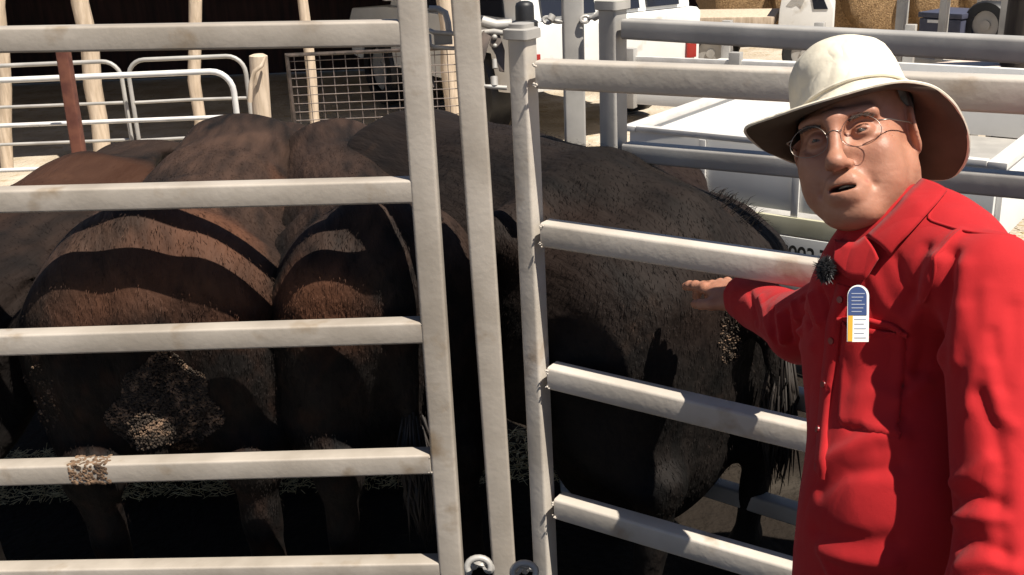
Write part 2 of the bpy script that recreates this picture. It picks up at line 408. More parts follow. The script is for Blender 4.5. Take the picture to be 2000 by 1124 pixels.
mb = MB(); mb.tube(sb+[0, 0, -.010], sb+[0, 0, .014], .064, .064, up=nR, r=.01); mb.tube(sb+[0, 0, .012], sb+[0, 0, .024], .046, .046, up=nR, r=.012)
mb.build('stile_cap', M['metal2'], gr, smooth=True)
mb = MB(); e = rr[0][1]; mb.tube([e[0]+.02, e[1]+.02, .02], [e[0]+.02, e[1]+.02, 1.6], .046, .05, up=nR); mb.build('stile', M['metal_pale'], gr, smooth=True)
# latch between post and right gate: dark plate arms, bolt, black grip
lt = empty('gate_latch', W(965, 110, 2.33), 'dark iron slam latch with two hanging arms between the post and right gate', 'latch')
mb = MB()
Zl = 2.33
poly = [W(943, 62, Zl), W(962, 60, Zl), W(952, 95, Zl), W(940, 140, Zl), W(929, 158, Zl), W(926, 128, Zl), W(932, 95, Zl)]
mb.prism(poly, -C_FW*.008)
poly = [W(962, 60, Zl), W(975, 66, Zl), W(986, 100, Zl), W(985, 142, Zl), W(975, 140, Zl), W(968, 108, Zl), W(956, 88, Zl)]
mb.prism(poly, -C_FW*.008)
mb.build('latch_arm', M['dark_metal'], lt, bevel=.0015)
mb = MB(); bar(mb, [W(942, 42, Zl+.01), W(970, 50, Zl+.01), W(1000, 48, Zl+.01)], .012); mb.build('bolt', M['metal2'], lt, smooth=True); mb = MB(); bar(mb, [W(942, 64, Zl), W(965, 62, Zl-.01), W(1000, 68, Zl-.01)], .006)
mb.build('latch_bar', M['metal2'], lt, smooth=True); mb = MB(); bar(mb, [W(966, 116, Zl-.005), W(967, 134, Zl-.005)], .006); mb.build('rivet', M['metal2'], lt, smooth=True); mb = MB(); bar(mb, [W(965, 150, Zl), W(966, 168, Zl)], .008)
bar(mb, [W(940, 140, Zl), W(944, 168, Zl), W(960, 170, Zl), W(990, 172, Zl)], .005)
mb.build('keeper', M['metal2'], lt, smooth=True); mb = MB(); mb.ball(W(966, 73, Zl-.012), .006); mb.build('rivet', M['metal2'], lt, smooth=True); mb = MB(); mb.ball(W(967, 90, Zl-.012), .005)
mb.build('rivet', M['metal2'], lt, smooth=True)
mb = MB(); prof = [(0, .030), (.02, .030), (.024, .022), (.055, .0215), (.062, .019), (.066, .010), (.067, .001)]
base = W(1026, 60, 2.48); mb.pipe([base+[0, 0, h] for h, r in prof], [r for h, r in prof], n=20)
gp = mb.build('rubber_grip', M['black'], lt, smooth=True)
mb = MB(); bar(mb, [base+[0, 0, -.4], base+[0, 0, .01]], .016); mb.build('grip_stem', M['metal2'], lt, smooth=True)
# chain loop at the foot of the gate posts
ch = empty('gate_chain', W(970, 1105, 2.5), 'steel chain looped around the foot of the middle post', 'chain')
def chain_links(path, r, ll, mb):
    P = [np.array(p, float) for p in path]; seg = []
    for a, b in zip(P[:-1], P[1:]):
        n = max(1, int(np.linalg.norm(b-a)/(ll*.62)))
        for i in range(n): seg.append((a+(b-a)*(i+.5)/n, (b-a)/np.linalg.norm(b-a)))
    for i, (c, d) in enumerate(seg):
        s1 = np.cross(d, [0.1, .3, .95]); s1 /= np.linalg.norm(s1); s2 = np.cross(d, s1); s_ = s1 if i % 2 else s2
        pts = [c+d*(ll/2-.3*ll*.5)*math.cos(t)*1.15+s_*ll*.3*math.sin(t) for t in np.linspace(0, 2*math.pi, 13)[:-1]]
        mb.pipe(pts, r, n=6, close=True)
mb = MB(); chain_links([W(912, 1118, 2.68), W(930, 1096, 2.62), W(962, 1112, 2.58)], .006, .036, mb); mb.build('chain_links', M['metal2'], ch, smooth=True); mb = MB()
chain_links([W(1000, 1118, 2.58), W(1018, 1106, 2.6), W(1036, 1112, 2.66)], .006, .036, mb); mb.build('chain_links', M['metal2'], ch, smooth=True)
for (x, y) in ((935, 1090), (1024, 1100)):
    mb = MB(); c = W(x, y+18, 2.56)
    mb.pipe([c+C_RT*.028*math.cos(t)+C_UP*.022*math.sin(t) for t in np.linspace(-.3, 3.6, 12)], .008, n=8); mb.build('hook', M['metal2'], ch, smooth=True)

# --- second fence, far side of the race on the right
ft = [atz(1222, 52, 1.545), atz(2000, 92, 1.545)]
dF = ft[1]-ft[0]; dF[2] = 0; LF = np.linalg.norm(dF); dF /= LF; nF = np.array([-dF[1], dF[0], 0])
if nF[1] < 0: nF = -nF
f2 = empty('rail_fence', ft[0]*[1, 1, 0], 'grey steel rail fence behind the man, on the far side of the race', 'fence', 'steel cattle gates and panels')
for k, (x0, y0, x1, y1) in enumerate(((1222, 56, 2000, 98), (1224, 296, 1480, 318), (1222, 505, 1480, 548), (1222, 700, 1480, 760), (1222, 900, 1480, 980))):
    a = onplane(x0, y0, ft[0], nF); b = onplane(x1, y1, ft[0], nF); b = a+(b-a)/np.linalg.norm(b-a)*(LF+1.3)
    mb = MB(); mb.tube(a, b, .05, .052, r=.008); mb.build('rail', M['metal2'], f2, smooth=True)
q = onplane(1197, 100, ft[0], nF)
mb = MB(); mb.tube([q[0], q[1], -.02], [q[0], q[1], onplane(1197, 14, ft[0], nF)[2]], .058, .058, up=nF, r=.008); mb.build('post_tube', M['metal2'], f2, smooth=True)
qt = onplane(1197, 12, ft[0], nF); mb = MB(); mb.tube([q[0], q[1], qt[2]-.01], [q[0], q[1], qt[2]+.018], .074, .074, up=nF, r=.01); mb.build('post_cap', M['metal2'], f2, smooth=True)
e = q+dF*(LF+1.3)
mb = MB(); mb.tube([e[0], e[1], -.02], [e[0], e[1], 1.65], .058, .058, up=nF); mb.build('post_tube', M['metal2'], f2, smooth=True)
print('fence2', ft, LF)
# post with chain further left
q3 = W(1119, 60, 3.15)
ps = empty('yard_post', q3*[1, 1, 0], 'grey steel post just left of the far fence, tied to it by a twisted chain', 'post')
mb = MB(); mb.tube([q3[0], q3[1], -.02], [q3[0]+.0, q3[1], 2.0], .062, .062, up=(0, 1, 0)); mb.build('post_tube', M['metal2'], ps, smooth=True)
mb = MB(); mb.tube([q3[0], q3[1], -.02], [q3[0], q3[1], .012], .15, .15, up=(0, 1, 0)); mb.build('base_plate', M['metal2'], ps, smooth=True)
ch2 = empty('fence_chain', W(1160, 40, 3.1), 'short steel chain tying the grey post to the far fence', 'chain')
mb = MB(); chain_links([W(1135, 40, 3.1), W(1165, 33, 3.1), W(1183, 20, 3.1), W(1178, 45, 3.1), W(1180, 70, 3.12)], .005, .03, mb); mb.build('chain_links', M['metal2'], ch2, smooth=True); mb = MB()
chain_links([W(1060, 38, 3.1), W(1078, 42, 3.1), W(1098, 44, 3.1)], .005, .03, mb); mb.build('chain_links', M['metal2'], ch2, smooth=True)
mb = MB(); bar(mb, [W(1160, 36, 3.08), W(1172, 28, 3.06), W(1182, 16, 3.06)], .010); mb.build('chain_pin', M['metal2'], ch2, smooth=True); mb = MB(); bar(mb, [W(1074, 40, 3.08), W(1080, 30, 3.08)], .011); mb.build('chain_pin', M['metal2'], ch2, smooth=True)

# ------------------------------------------------------------------ cattle
def cow_sdf(tail, seed, udder=True, pad=False, deep=False):
    def f(p):
        d = ell(p, (.88, 0, .86), (.66, .30, .34))
        d = smin(d, ell(p, (1.32, 0, .86), (.30, .235, .34)), .12)
        d = smin(d, cap(p, (.45, 0, 1.12), (1.35, 0, 1.13), .10, .11), .14)           # loin and back
        d = smin(d, ell(p, (.315, 0, .90), (.315, .245, .285)), .12)
        d = smin(d, ell(p, (.16, 0, .84), (.17, .16, .24)), .10)                    # rump
        d = smin(d, cap(p, (.48, 0, 1.165), (.15, 0, 1.125), .055, .035), .10)           # sacrum
        d = smin(d, ell(p, (.21, 0, .68), (.16, .19, .30)), .08)
        if deep: d = smin(d, ell(p, (.30, 0, .55), (.27, .20, .36)), .10)
        if pad: d = smin(d, ell(p, (.13, .0, .645), (.135, .125, .115)), .035)
        for s in (-1, 1):
            d = smin(d, cap(p, (.47, .05*s, 1.12), (.47, .235*s, 1.105), .06, .045), .08)   # hook
            d = smin(d, cap(p, (.12, .03*s, 1.02), (.05, .115*s, .99), .06, .036), .10)    # pin
            d = smin(d, cap(p, (.45, .22*s, 1.07), (.06, .125*s, .98), .035, .035), .09)
            d = smin(d, ell(p, (.20, .145*s, .78), (.21, .115, .31)), .09)            # thigh
            d = smin(d, cap(p, (.26, .18*s, .78), (.40, .22*s, .66), .12, .085), .09)  # stifle
            d = smin(d, cap(p, (.22, .16*s, .64), (.03, .145*s, .46), .105, .052), .08)
            d = smin(d, cap(p, (.03, .145*s, .47), (-.005, .145*s, .50), .045, .035), .03)  # hock point
            d = smin(d, cap(p, (.03, .145*s, .46), (.075, .145*s, .13), .042, .032), .03)
            d = smin(d, cap(p, (.075, .145*s, .13), (.12, .145*s, .045), .036, .042), .03)
            d = smin(d, cap(p, (1.34, .16*s, .72), (1.30, .15*s, .45), .10, .052), .08)
            d = smin(d, cap(p, (1.30, .15*s, .44), (1.30, .15*s, .13), .045, .034), .03)
            d = smin(d, cap(p, (1.30, .15*s, .13), (1.34, .15*s, .045), .036, .042), .03)
            d = smin(d, cap(p, (1.95, .07*s, .98), (1.93, .22*s, .96), .030, .035), .03)    # ear
        d = smin(d, cap(p, (1.40, 0, 1.02), (1.86, 0, .98), .18, .115), .12)
        d = smin(d, cap(p, (1.88, 0, .97), (2.12, 0, .66), .105, .062), .05)
        d = smin(d, cap(p, (2.10, 0, .69), (2.15, 0, .64), .065, .055), .03)
        if udder: d = smin(d, ell(p, (.42, 0, .60), (.17, .13, .11)), .07)
        d = smin(d, chain(p, [(.16, 0, 1.12), (.085, 0, 1.085), (.03, 0, 1.01)], [.045, .034, .026]), .07)
        d = smin(d, chain(p, [(.03, 0, 1.01)]+tail, [.024]+[.022-.003*i for i in range(len(tail))]), .06)
        return d+.006*vnoise(p, 16, seed)+.002*vnoise(p, 45, seed+1)
    return f
def bezier_tail(z1=.5, dy=0, dx=0): return [(.0, dy*.2, .93), (.0+dx*.4, dy*.6, .8), (-.01+dx, dy, z1)]
GC = 'black cattle standing in the yard'
M['switch'] = mat('tail_hair', (.010, .008, .007), (.025, .018, .014), scale=20, rough=.7, stretch=(1, 1, .1))
def cow(loc, rz, sc, tail, seed, label, sy=1, hair=0, switch=True, sz=1, pad=False, brown_amt=1, deep=False):
    v, q = nets(cow_sdf(tail, seed, pad=pad, deep=deep), (-.16, -.40, -.01), (2.26, .40, 1.30), .0125)
    v = v*np.array([sc, sc*sy, sc]); v[:, 2] *= 1-(1-sz)*sstep(v[:, 2], .9, 1.25)*sstep(v[:, 0], .0, .45); v[:, 2] -= (1-sz)*.95*sstep(np.abs(v[:, 1]), .13, .37)*sstep(v[:, 2], .8, 1.1)
    r = Matrix.Rotation(rz, 3, 'Z'); r = np.array(r)
    me = npmesh('cow', v, q)
    nn = vnormals(v, q); z_ = v[:, 2]/sc
    setattr_f(me, 'dusty', brown_amt*np.clip(sstep(z_, .78, 1.08)*(.40+.38*vnoise(v*[.5, 1, 1], 9, seed+5)+.30*vnoise(v*[.35, 1.5, 1], 60, seed+6)), 0, .85))  # brown topline: partly real fade, partly sunlight put into the coat colour
    bl = np.clip(sstep(z_, .75, .95)*(vnoise(v*[.6, 1, .8], 8, seed+9)-.25)*1.1+.10*vnoise(v*[.35, 1.5, 1], 60, seed+6)*(brown_amt > .6), 0, .6)*brown_amt; setattr_f(me, 'bleached', bl)
    dusty_lit_buf = np.zeros(len(v), np.float32); me.attributes["dusty"].data.foreach_get("value", dusty_lit_buf)
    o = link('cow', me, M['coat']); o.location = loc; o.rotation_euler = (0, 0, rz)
    tag(o, label, 'cow', GC); bpy.context.view_layer.update()
    if hair:
        pick = np.argwhere((v[:, 0] < 1.0) & (v[:, 2] > .35) & ((nn[:, 0] < .55)))[:, 0]; pick = rng.choice(pick, hair)
        p0 = v[pick]+rng.normal(0, .005, (hair, 3)); n0 = nn[pick]; fl = np.array([-.35, 0, -1.])+rng.normal(0, .22, (hair, 3)); fl -= n0*(fl*n0).sum(1)[:, None]
        fl /= np.linalg.norm(fl, axis=1)[:, None]+1e-6; ln = rng.uniform(.007, .015, hair)[:, None]; sd_ = np.cross(n0, fl)*.0007
        tip = p0+fl*ln+n0*ln*rng.uniform(.04, .18, hair)[:, None]; mid = p0+fl*ln*.5+n0*ln*.14
        HV = np.stack([p0-sd_-n0*.001, p0+sd_-n0*.001, mid+sd_, mid-sd_, tip], 1).reshape(-1, 3); k0 = np.arange(hair)[:, None]*5
        hm = bpy.data.meshes.new('short_coat'); hm.from_pydata(HV.tolist(), [], (k0+[0, 1, 2, 3]).tolist()+(k0+[3, 2, 4]).tolist())
        setattr_f(hm, 'dusty', np.repeat(np.clip(dusty_lit_buf[pick]*rng.uniform(.5, 1.5, hair)+(rng.uniform(0, 1, hair) < .02)*.25, 0, 1), 5))
        setattr_f(hm, 'bleached', np.repeat(bl[pick], 5))
        tag(link('short_coat', hm, M['coat'], o, world=False, smooth=False), kind='stuff')
    def toW(pt): return np.array(o.matrix_world @ Vector(pt))
    for s in (-1, 1):
        for (x, nm) in ((.145, 'hoof'), (1.365, 'hoof')):
            mb = MB(); 
            for t in (-.022, .022):
                c = np.array([x, .145*s+t, .028])*[sc, sc*sy, sc]
                mb.ball(c, .04*sc, n=6, sq=(1.25, .55, .8))
            h = mb.mesh('hoof'); ho = link(nm, h, M['hoof'], o, world=False)
        mb = MB(); mb.ball((1.99*sc, .085*s*sc*sy, .90*sc), .017*sc, n=6); link('eye', mb.mesh('eye'), M['black'], o, world=False)
    mb = MB()
    for k in range(260 if switch else 0):          # hairs of the tail switch
        t0 = np.array(tail[-1])*[sc, sc*sy, sc]; a = rng.uniform(0, 6.28); rr_ = rng.uniform(0, .028)
        p0 = t0+[rr_*math.cos(a), rr_*math.sin(a), rng.uniform(-.02, .14)]
        l = rng.uniform(.12, .26)
        p1 = p0+[.02*math.cos(a), .02*math.sin(a), -l*.5]; p2 = p0+[.012*rng.normal(), .012*rng.normal(), -l]
        mb.pipe([p0, p1, p2], [.0035, .004, .0008], n=3)
    if switch: link('tail_switch', mb.mesh('tail_switch'), M['switch'], o, world=False)
    return o
cA = cow((-.905, 2.475, 0), R(93), 1.06, bezier_tail(.52, .02), 11, 'black cow with a dung-crusted rear, squarely behind the left gate', sy=1.35, sz=.88, pad=True, switch=False, hair=45000)
cB = cow((-.30, 2.475, 0), R(103), 1.05, bezier_tail(.50, -.03), 23, 'brown-tinged black cow seen behind the gate posts between two others', sy=1.10, sz=.87, hair=40000, brown_amt=.85)
cC = cow((.525, 2.47, 0), R(128), .985, [(-.03, -.02, .93), (-.075, -.05, .85), (-.09, -.08, .66)], 37, 'black cow on the right whose hip the man is touching', sy=1.42, hair=40000, brown_amt=.10, deep=True)
cD = cow((-1.66, 2.55, 0), R(86), 1.0, bezier_tail(.5), 51, 'black cow at the left edge of the picture, mostly out of frame', sy=1.1, sz=.84, hair=8000, brown_amt=.5)
cE = cow((.84, 2.40, 0), R(-37), .88, bezier_tail(.5), 63, 'smaller black cow standing low behind the man\'s outstretched arm', sy=1.25, hair=12000, brown_amt=.2, deep=True)

bpy.context.view_layer.update()
def on_cow(o, px, py):
    mw = o.matrix_world.inverted(); d = ray(px, py); a = mw @ Vector(C_O); b = mw.to_3x3() @ Vector(d)
    ok, hit, nrm, _ = o.ray_cast(a, b.normalized()); return (o.matrix_world @ hit, o.matrix_world.to_3x3() @ nrm) if ok else (None, None)
def crust(o, cx, cy, rx, ry, n, r, m, name, edge=1.0):
    mb = MB()
    for k in range(n):
        a = rng.uniform(0, 6.28); q = math.sqrt(rng.uniform())*edge*(1+.12*math.sin(3*a)+.08*math.sin(7*a)); h, nn = on_cow(o, cx+rx*q*math.cos(a), cy+ry*q*math.sin(a))
        if h is None: continue
        mb.ball(np.array(h)+np.array(nn)*rng.uniform(-.001, .006), r*rng.uniform(.35, 1.15), n=3, sq=(1, .7, rng.uniform(.6, 1.2)))
    if mb.v: tag(mb.build(name, m, o, smooth=True), kind='stuff')
M['crust'] = mat('dung_crust', (.030, .020, .013), (.30, .19, .12), scale=38, rough=.9, bump=.004, bscale=120, ramp=(.50, .74))
crust(cA, 322, 792, 104, 92, 5600, .0036, M['crust'], 'dung_patch')
crust(cA, 70, 790, 45, 70, 260, .0036, M['crust'], 'dung_patch')
crust(cC, 1425, 660, 22, 55, 260, .0028, M['crust'], 'dung_patch')
# coarse hair standing up along the tail head of the right-hand cow
mb = MB()
for k in range(170):
    px = rng.uniform(1385, 1480); py = 345+max(0, px-1385)*.75+rng.uniform(-25, 45); h, nn = on_cow(cC, px, py)
    if h is None: continue
    h = np.array(h); nn = np.array(nn); d = nn*.6+np.array([.35, -.1, .35])+rng.normal(0, .25, 3); l = rng.uniform(.015, .035)
    mb.pipe([h-nn*.002, h+d*l*.6, h+d*l+np.array([.3, 0, -.3])*l*.6], [.0011, .0009, .0002], n=3)
tag(mb.build('tail_head_hair', M['switch'], cC), kind='stuff')

# ================================================================== THE MAN
# camera-space helper frame: x right, y up, z towards the viewer
CB = np.stack([C_RT, C_UP, -C_FW], 1)
def rotm(ax, a): return np.array(Matrix.Rotation(R(a), 3, ax))
# --- head frame (x = viewer's right when face-on, y = up, z = out of the face)
HS = 1.10
HC = W(1668, 274, 1.66)
HR = CB @ rotm('Z', 8) @ rotm('X', -4) @ rotm('Y', -33)
def toh(p): return (p-HC)@HR/HS
def fromh(q): return HC+(np.asarray(q, float)*HS)@HR.T
NECKB = W(1775, 470, 1.70)
nb_h = toh(NECKB[None])[0]
def head_sdf(p):
    d = ell(p, (0, .035, -.020), (.074, .088, .094))
    d = smin(d, ell(p, (0, -.038, .018), (.061, .078, .063)), .04)
    for s in (-1, 1):
        d = smin(d, cap(p, (.055*s, -.052, -.008), (.016*s, -.102, .062), .021, .018), .030)
        d = smin(d, ell(p, (.043*s, -.030, .052), (.022, .020, .022)), .030)
        d = smin(d, ell(p, (.041*s, -.066, .044), (.022, .025, .022)), .03)       # fleshy cheek
        d = smin(d, cap(p, (.008*s, .021, .086), (.046*s, .022, .068), .009, .008), .018)
    d = smin(d, ell(p, (0, -.100, .070), (.026, .015, .016)), .022)
    d = smin(d, ell(p, (0, -.106, .030), (.036, .016, .036)), .03)
    d = smin(d, ell(p, (0, -.070, .072), (.028, .020, .018)), .022)
    for s in (-1, 1): d = smax(d, -ell(p, (.031*s, .001, .094), (.023, .0145, .029)), .018)
    for s in (-1, 1): d = smin(d, ell(p, (.031*s, -.001, .0665), (.0145, .0110, .0130)), .006)
    for s in (-1, 1): d = smax(d, -ell(p, (.031*s, -.0015, .081), (.0115, .0021, .007)), .0015)
    d = smin(d, cap(p, (0, .012, .086), (0, -.038, .108), .0075, .0100), .018)
    d = smin(d, ell(p, (0, -.040, .108), (.0120, .0100, .0115)), .012)
    for s in (-1, 1):
        d = smin(d, ell(p, (.0135*s, -.043, .096), (.0075, .0070, .0105)), .007)
        d = smax(d, -ell(p, (.0068*s, -.0475, .099), (.004, .004, .006)), .003)
    up = [(-.026, -.073, .079), (-.012, -.0660, .0885), (0, -.0668, .0905), (.012, -.0665, .0885), (.026, -.073, .079)]
    lo = [(-.024, -.0760, .078), (-.011, -.0825, .086), (0, -.0835, .088), (.011, -.0825, .086), (.024, -.0765, .078)]
    d = smin(d, chain(p, up, [.002, .0052, .0054, .0052, .002]), .008)
    d = smin(d, chain(p, lo, [.003, .0068, .0074, .0068, .003]), .008)
    d = smax(d, -ell(p, (0, -.0750, .088), (.0195, .0046, .017)), .004)
    for s in (-1, 1):
        d = smax(d, -chain(p, [(.017*s, -.040, .098), (.028*s, -.052, .091), (.034*s, -.064, .083), (.035*s, -.074, .077)], [.0010, .0018, .0012, .0001], .004), .012)
        ear = ell(p, (.079*s, -.002, -.012), (.0075, .033, .0185), rotm('X', 12)@rotm('Y', 22*s))
        ear = smax(ear, -ell(p, (.086*s, .001, -.009), (.006, .020, .0105), rotm('X', 12)@rotm('Y', 22*s)), .006)
        d = smin(d, ear, .008)
    d = smin(d, cap(p, (0, -.055, -.030), nb_h+[0, 0, 0], .058, .064), .035)
    d = smin(d, cap(p, (.045, -.03, -.03), nb_h+[-.03, .03, .06], .020, .016), .016)
    d = smin(d, cap(p, (.0, -.095, .02), nb_h+[-.02, .02, .05], .020, .02), .03)
    for k in range(3):
        d = smax(d, -cap(p, (.052-.010*k, -.062-.012*k, .012+.012*k), nb_h+[.02-.02*k, .04, .05], .002, .002), .010)
    for k in range(3): d = smax(d, -chain(p, [(-.035, .036+.010*k, .075), (0, .039+.010*k, .0865), (.035, .036+.010*k, .075)], [.0012]*3, .004), .004)
    for s in (-1, 1):
        for k in (-1, 0, 1): d = smax(d, -cap(p, (.049*s, -.002+.004*k, .069), (.063*s, -.004+.011*k, .052), .0010, .0006), .003)
        d = smax(d, -chain(p, [(.018*s, -.012, .082), (.032*s, -.019, .080), (.046*s, -.014, .070)], [.0012, .0016, .0010], .004), .006)
        pass
    return d+.0004*vnoise(p, 110, 2)+.0002*vnoise(p, 330, 3)
hv, hq = nets(head_sdf, (-.115, -.27, -.15), (.20, .13, .125), .0022)
_w = fromh(hv); _HC0 = W(1668, 232, 1.665); _HR0 = CB @ rotm('Z', 6) @ rotm('X', -22)       # keep the scalp inside the hat crown
_l = (_w-_HC0)@_HR0; _r = np.sqrt((_l[:, 0]/.070)**2+(_l[:, 2]/.082)**2); _k = sstep(_l[:, 1], -.012, .004)
_s = np.where(_r > 1, 1/_r, 1); _l[:, 0] *= 1+(_s-1)*_k; _l[:, 2] *= 1+(_s-1)*_k; _l[:, 1] = np.where(_l[:, 1] > .085, .085, _l[:, 1])
hv = toh(_HC0+_l@_HR0.T)
hn = vnormals(hv, hq)
# --- body joints in world space
SH_L = W(1935, 545, 1.47); SH_R = W(1690, 575, 1.86); EL_R = W(1566, 640, 2.02); WR_R = W(1458, 583, 2.27)
EL_L = W(1968, 1125, 1.40); WR_L = W(1800, 1420, 1.38)
CH = W(1778, 665, 1.675); BE = W(1766, 1000, 1.66); PE = W(1770, 1280, 1.78)
Fd = np.array([-.40, -.915, 0]); Fd /= np.linalg.norm(Fd); Sd = np.array([-Fd[1], Fd[0], 0]); Sd = Sd if Sd[0] > 0 else -Sd
TB = np.stack([Fd, Sd, [0, 0, 1]], 1)            # columns: forward, his left, up
gz = 0.0
FT_L = np.array([PE[0]+.10, PE[1]-.13, 0]); FT_R = np.array([PE[0]-.16, PE[1]+.07, 0])
HP_L = PE+Sd*.10-[0, 0, .06]; HP_R = PE-Sd*.10-[0, 0, .06]
KN_L = (HP_L+FT_L)/2+Fd*.03+[0, 0, .04]; KN_R = (HP_R+FT_R)/2+Fd*.03+[0, 0, .04]
def body_sdf(p, g=0.0, legs=True):
    d = ell(p, CH-Fd*.0, (.118+g, .16+g, .24+g), TB)
    d = smin(d, ell(p, BE+Fd*.01, (.125+g, .150+g, .21+g), TB), .08)
    d = smin(d, cap(p, SH_L, SH_R, .062+g, .06+g), .08)
    d = smin(d, cap(p, NECKB+[0, 0, -.02], (SH_L*.6+NECKB*.4)-[0, 0, .01], .055+g, .052+g), .05)
    d = smin(d, cap(p, SH_L, EL_L, .056+g, .044+g), .04)
    d = smin(d, cap(p, EL_L, WR_L, .042+g, .030+g), .02)
    d = smin(d, cap(p, SH_R, EL_R, .052+g, .042+g), .05)
    d = smin(d, cap(p, EL_R, WR_R, .040+g, .028+g), .02)
    if legs:
        d = smin(d, ell(p, PE, (.12+g, .155+g, .14+g), TB), .06)
        for h, k, f in ((HP_L, KN_L, FT_L), (HP_R, KN_R, FT_R)):
            d = smin(d, cap(p, h, k, .080+g, .055+g), .04); d = smin(d, cap(p, k, f+[0, 0, .09], .055+g, .038+g), .03)
            d = smin(d, cap(p, f+[0, 0, .05], f+Fd*.14+[0, 0, .035], .04, .034), .03)
    return d
# --- hand: palm, four fingers, thumb (he presses the cow's rump with a flat, slightly curled hand)
H0 = WR_R; KN = W(1398, 560, 2.36)
hd = KN-H0; hl = np.linalg.norm(hd); hd /= hl
hu = C_UP*.86-C_FW*.42; hu -= hd*(hu@hd); hu /= np.linalg.norm(hu)      # back of the hand
hs = np.cross(hd, hu)                                                    # across the knuckles
if hs@(-C_FW) < 0: hs = -hs                                              # hs: towards the viewer (thumb side)
hs_ = hs
def hp(a, b, c): return H0+hd*a*1.08+hs_*b*1.12+hu*c*1.12
fing = []
for i, (b, l, cu, r) in enumerate(((.028, .072, .14, .0108), (.0095, .076, .42, .0112), (-.0095, .070, .60, .0106), (-.027, .058, .70, .0094))):
    pts = [hp(.070, b*.85, 0), hp(.095, b, .003)]
    a = 0; cur = pts[-1]
    for s_, fr in enumerate((.45, .32, .23)):
        a += cu*(.6+.3*s_); cur = cur+hd*l*fr*math.cos(a)-hu*l*fr*math.sin(a); pts.append(cur)
    fing.append((pts, [r*1.15, r*1.13, r*1.08, r*1.0, r*.86]))
thumb = ([hp(.020, .026, -.008), hp(.048, .046, -.014), hp(.075, .052, -.020), hp(.098, .050, -.026)], [.016, .0135, .0115, .0095])
hbas = np.stack([hd, hs_, hu], 1)
def hand_sdf(p):
    d = ell(p, hp(.052, 0, 0), (.062, .047, .0225), hbas)
    d = smin(d, cap(p, hp(-.01, 0, 0), hp(.03, 0, 0), .026, .022), .02)
    d = smin(d, cap(p, hp(-.16, 0, 0), hp(-.005, 0, 0), .036, .027), .02)
    d = smin(d, ell(p, hp(.04, .022, -.010), (.032, .018, .016), hbas), .012)
    for pts, rs in fing:
        d = smin(d, chain(p, pts, rs, .004), .0035)
    d = smin(d, chain(p, *thumb, .004), .010)
    for pts, rs in fing: d = smin(d, ell(p, pts[1]+hu*.004, (.009, .008, .008), hbas), .006)
    return d+.0005*vnoise(p, 200, 5)
bv, bq = nets(lambda p: body_sdf(p, -.012), np.minimum.reduce([FT_L, FT_R, WR_R, SH_L, CH, FT_L+Fd*.2])-.28, np.maximum.reduce([SH_L, SH_R, WR_R, FT_L, CH])+.30, .012)
allp = np.array([p for f in fing for p in f[0]]+[WR_R-hd*.16]); 
nv, nq = nets(hand_sdf, allp.min(0)-.05, allp.max(0)+.05, .0024)
V = np.concatenate([fromh(hv), nv, bv]); Q = np.concatenate([hq, nq+len(hv), bq+len(hv)+len(nv)])
# the head frame may mirror: keep faces outward
if np.linalg.det(HR) < 0: Q[:len(hq)] = Q[:len(hq), ::-1]
me = npmesh('person', V, Q)
NAILS = [(f[0][-1]*.75+f[0][-2]*.25+hu*f[1][-1]*.86, hd) for f in fing]
lipm = np.zeros(len(V)); y = hv
lipd = np.minimum(segdist(hv, [(-.024, -.0725, .081), (-.012, -.067, .092), (0, -.0685, .094), (.012, -.067, .092), (.024, -.0725, .081)]),
                  segdist(hv, [(-.022, -.077, .080), (-.011, -.0825, .090), (0, -.0835, .092), (.011, -.0825, .090), (.022, -.077, .080)]))
lipm[:len(hv)] = 1-sstep(lipd, .0045, .0075)
setattr_f(me, 'lips', lipm*.9)
mouth = np.zeros(len(V)); mouth[:len(hv)] = (1-sstep(np.linalg.norm((hv-[0, -.0748, .080])/[.0205, .0052, .014], axis=1), .8, 1.15))
setattr_f(me, 'mouth_in', mouth)
attr_mix(M['skin'], 'lips', (.29, .085, .07)); attr_mix(M['skin'], 'mouth_in', (.05, .012, .01))
man = link('person', me, M['skin'])
man['label'] = 'man in a red work shirt and wide-brimmed canvas hat, reaching through the right gate'; man['category'] = 'person'
for p_, d_ in NAILS:
    mb = MB(); mb.ball(p_, .0048, n=6, sq=(1, 1, .45)); link('fingernail', mb.mesh('fingernail'), mat('nail', (.55, .34, .27), rough=.3), man)
# eyes, brows, hair
for s in (-1, 1):
    mb = MB(); mb.ball(fromh((.031*s, -.001, .0675)), .0112, n=10); link('eye', mb.mesh('eye'), mat('eye_white', (.09, .07, .06), rough=.35), man)
    mb = MB(); c = fromh((.031*s-.001, -.001, .0752)); mb.ball(c, .0044, n=8); link('iris', mb.mesh('iris'), mat('iris', (.07, .06, .05), rough=.1), man)
    mb = MB()
    for k in range(110):
        t = rng.uniform(-1, 1); q = np.array([.033*s+.015*t*s, .0165-.003*t*t+rng.normal(0, .0014), .0865-.006*(t+.6)**2*.6])
        mb.pipe([fromh(q), fromh(q+[.005*s, .0015, .0012])], [.0007, .0002], n=3)
    link('eyebrow', mb.mesh('eyebrow'), mat('brow_hair', (.09, .065, .05), rough=.8), man)
mb = MB(); mb.pipe([fromh((x, -.0712, .0800-abs(x)**1.6*6)) for x in np.linspace(-.016, .016, 9)], .0024, n=8); link('teeth', mb.mesh('teeth'), mat('tooth', (.45, .40, .32), rough=.3), man)
def hair_sdf(p):
    d = ell(p, (0, .035, -.026), (.0785, .092, .0945))
    d = smax(d, (p[:, 2]+.02+(p[:, 1]-.02)*-.55), .012)       # keep behind the ears / hairline
    d = smax(d, -(p[:, 1]+.045), .015)
    return d+.0012*vnoise(p, 180, 8)
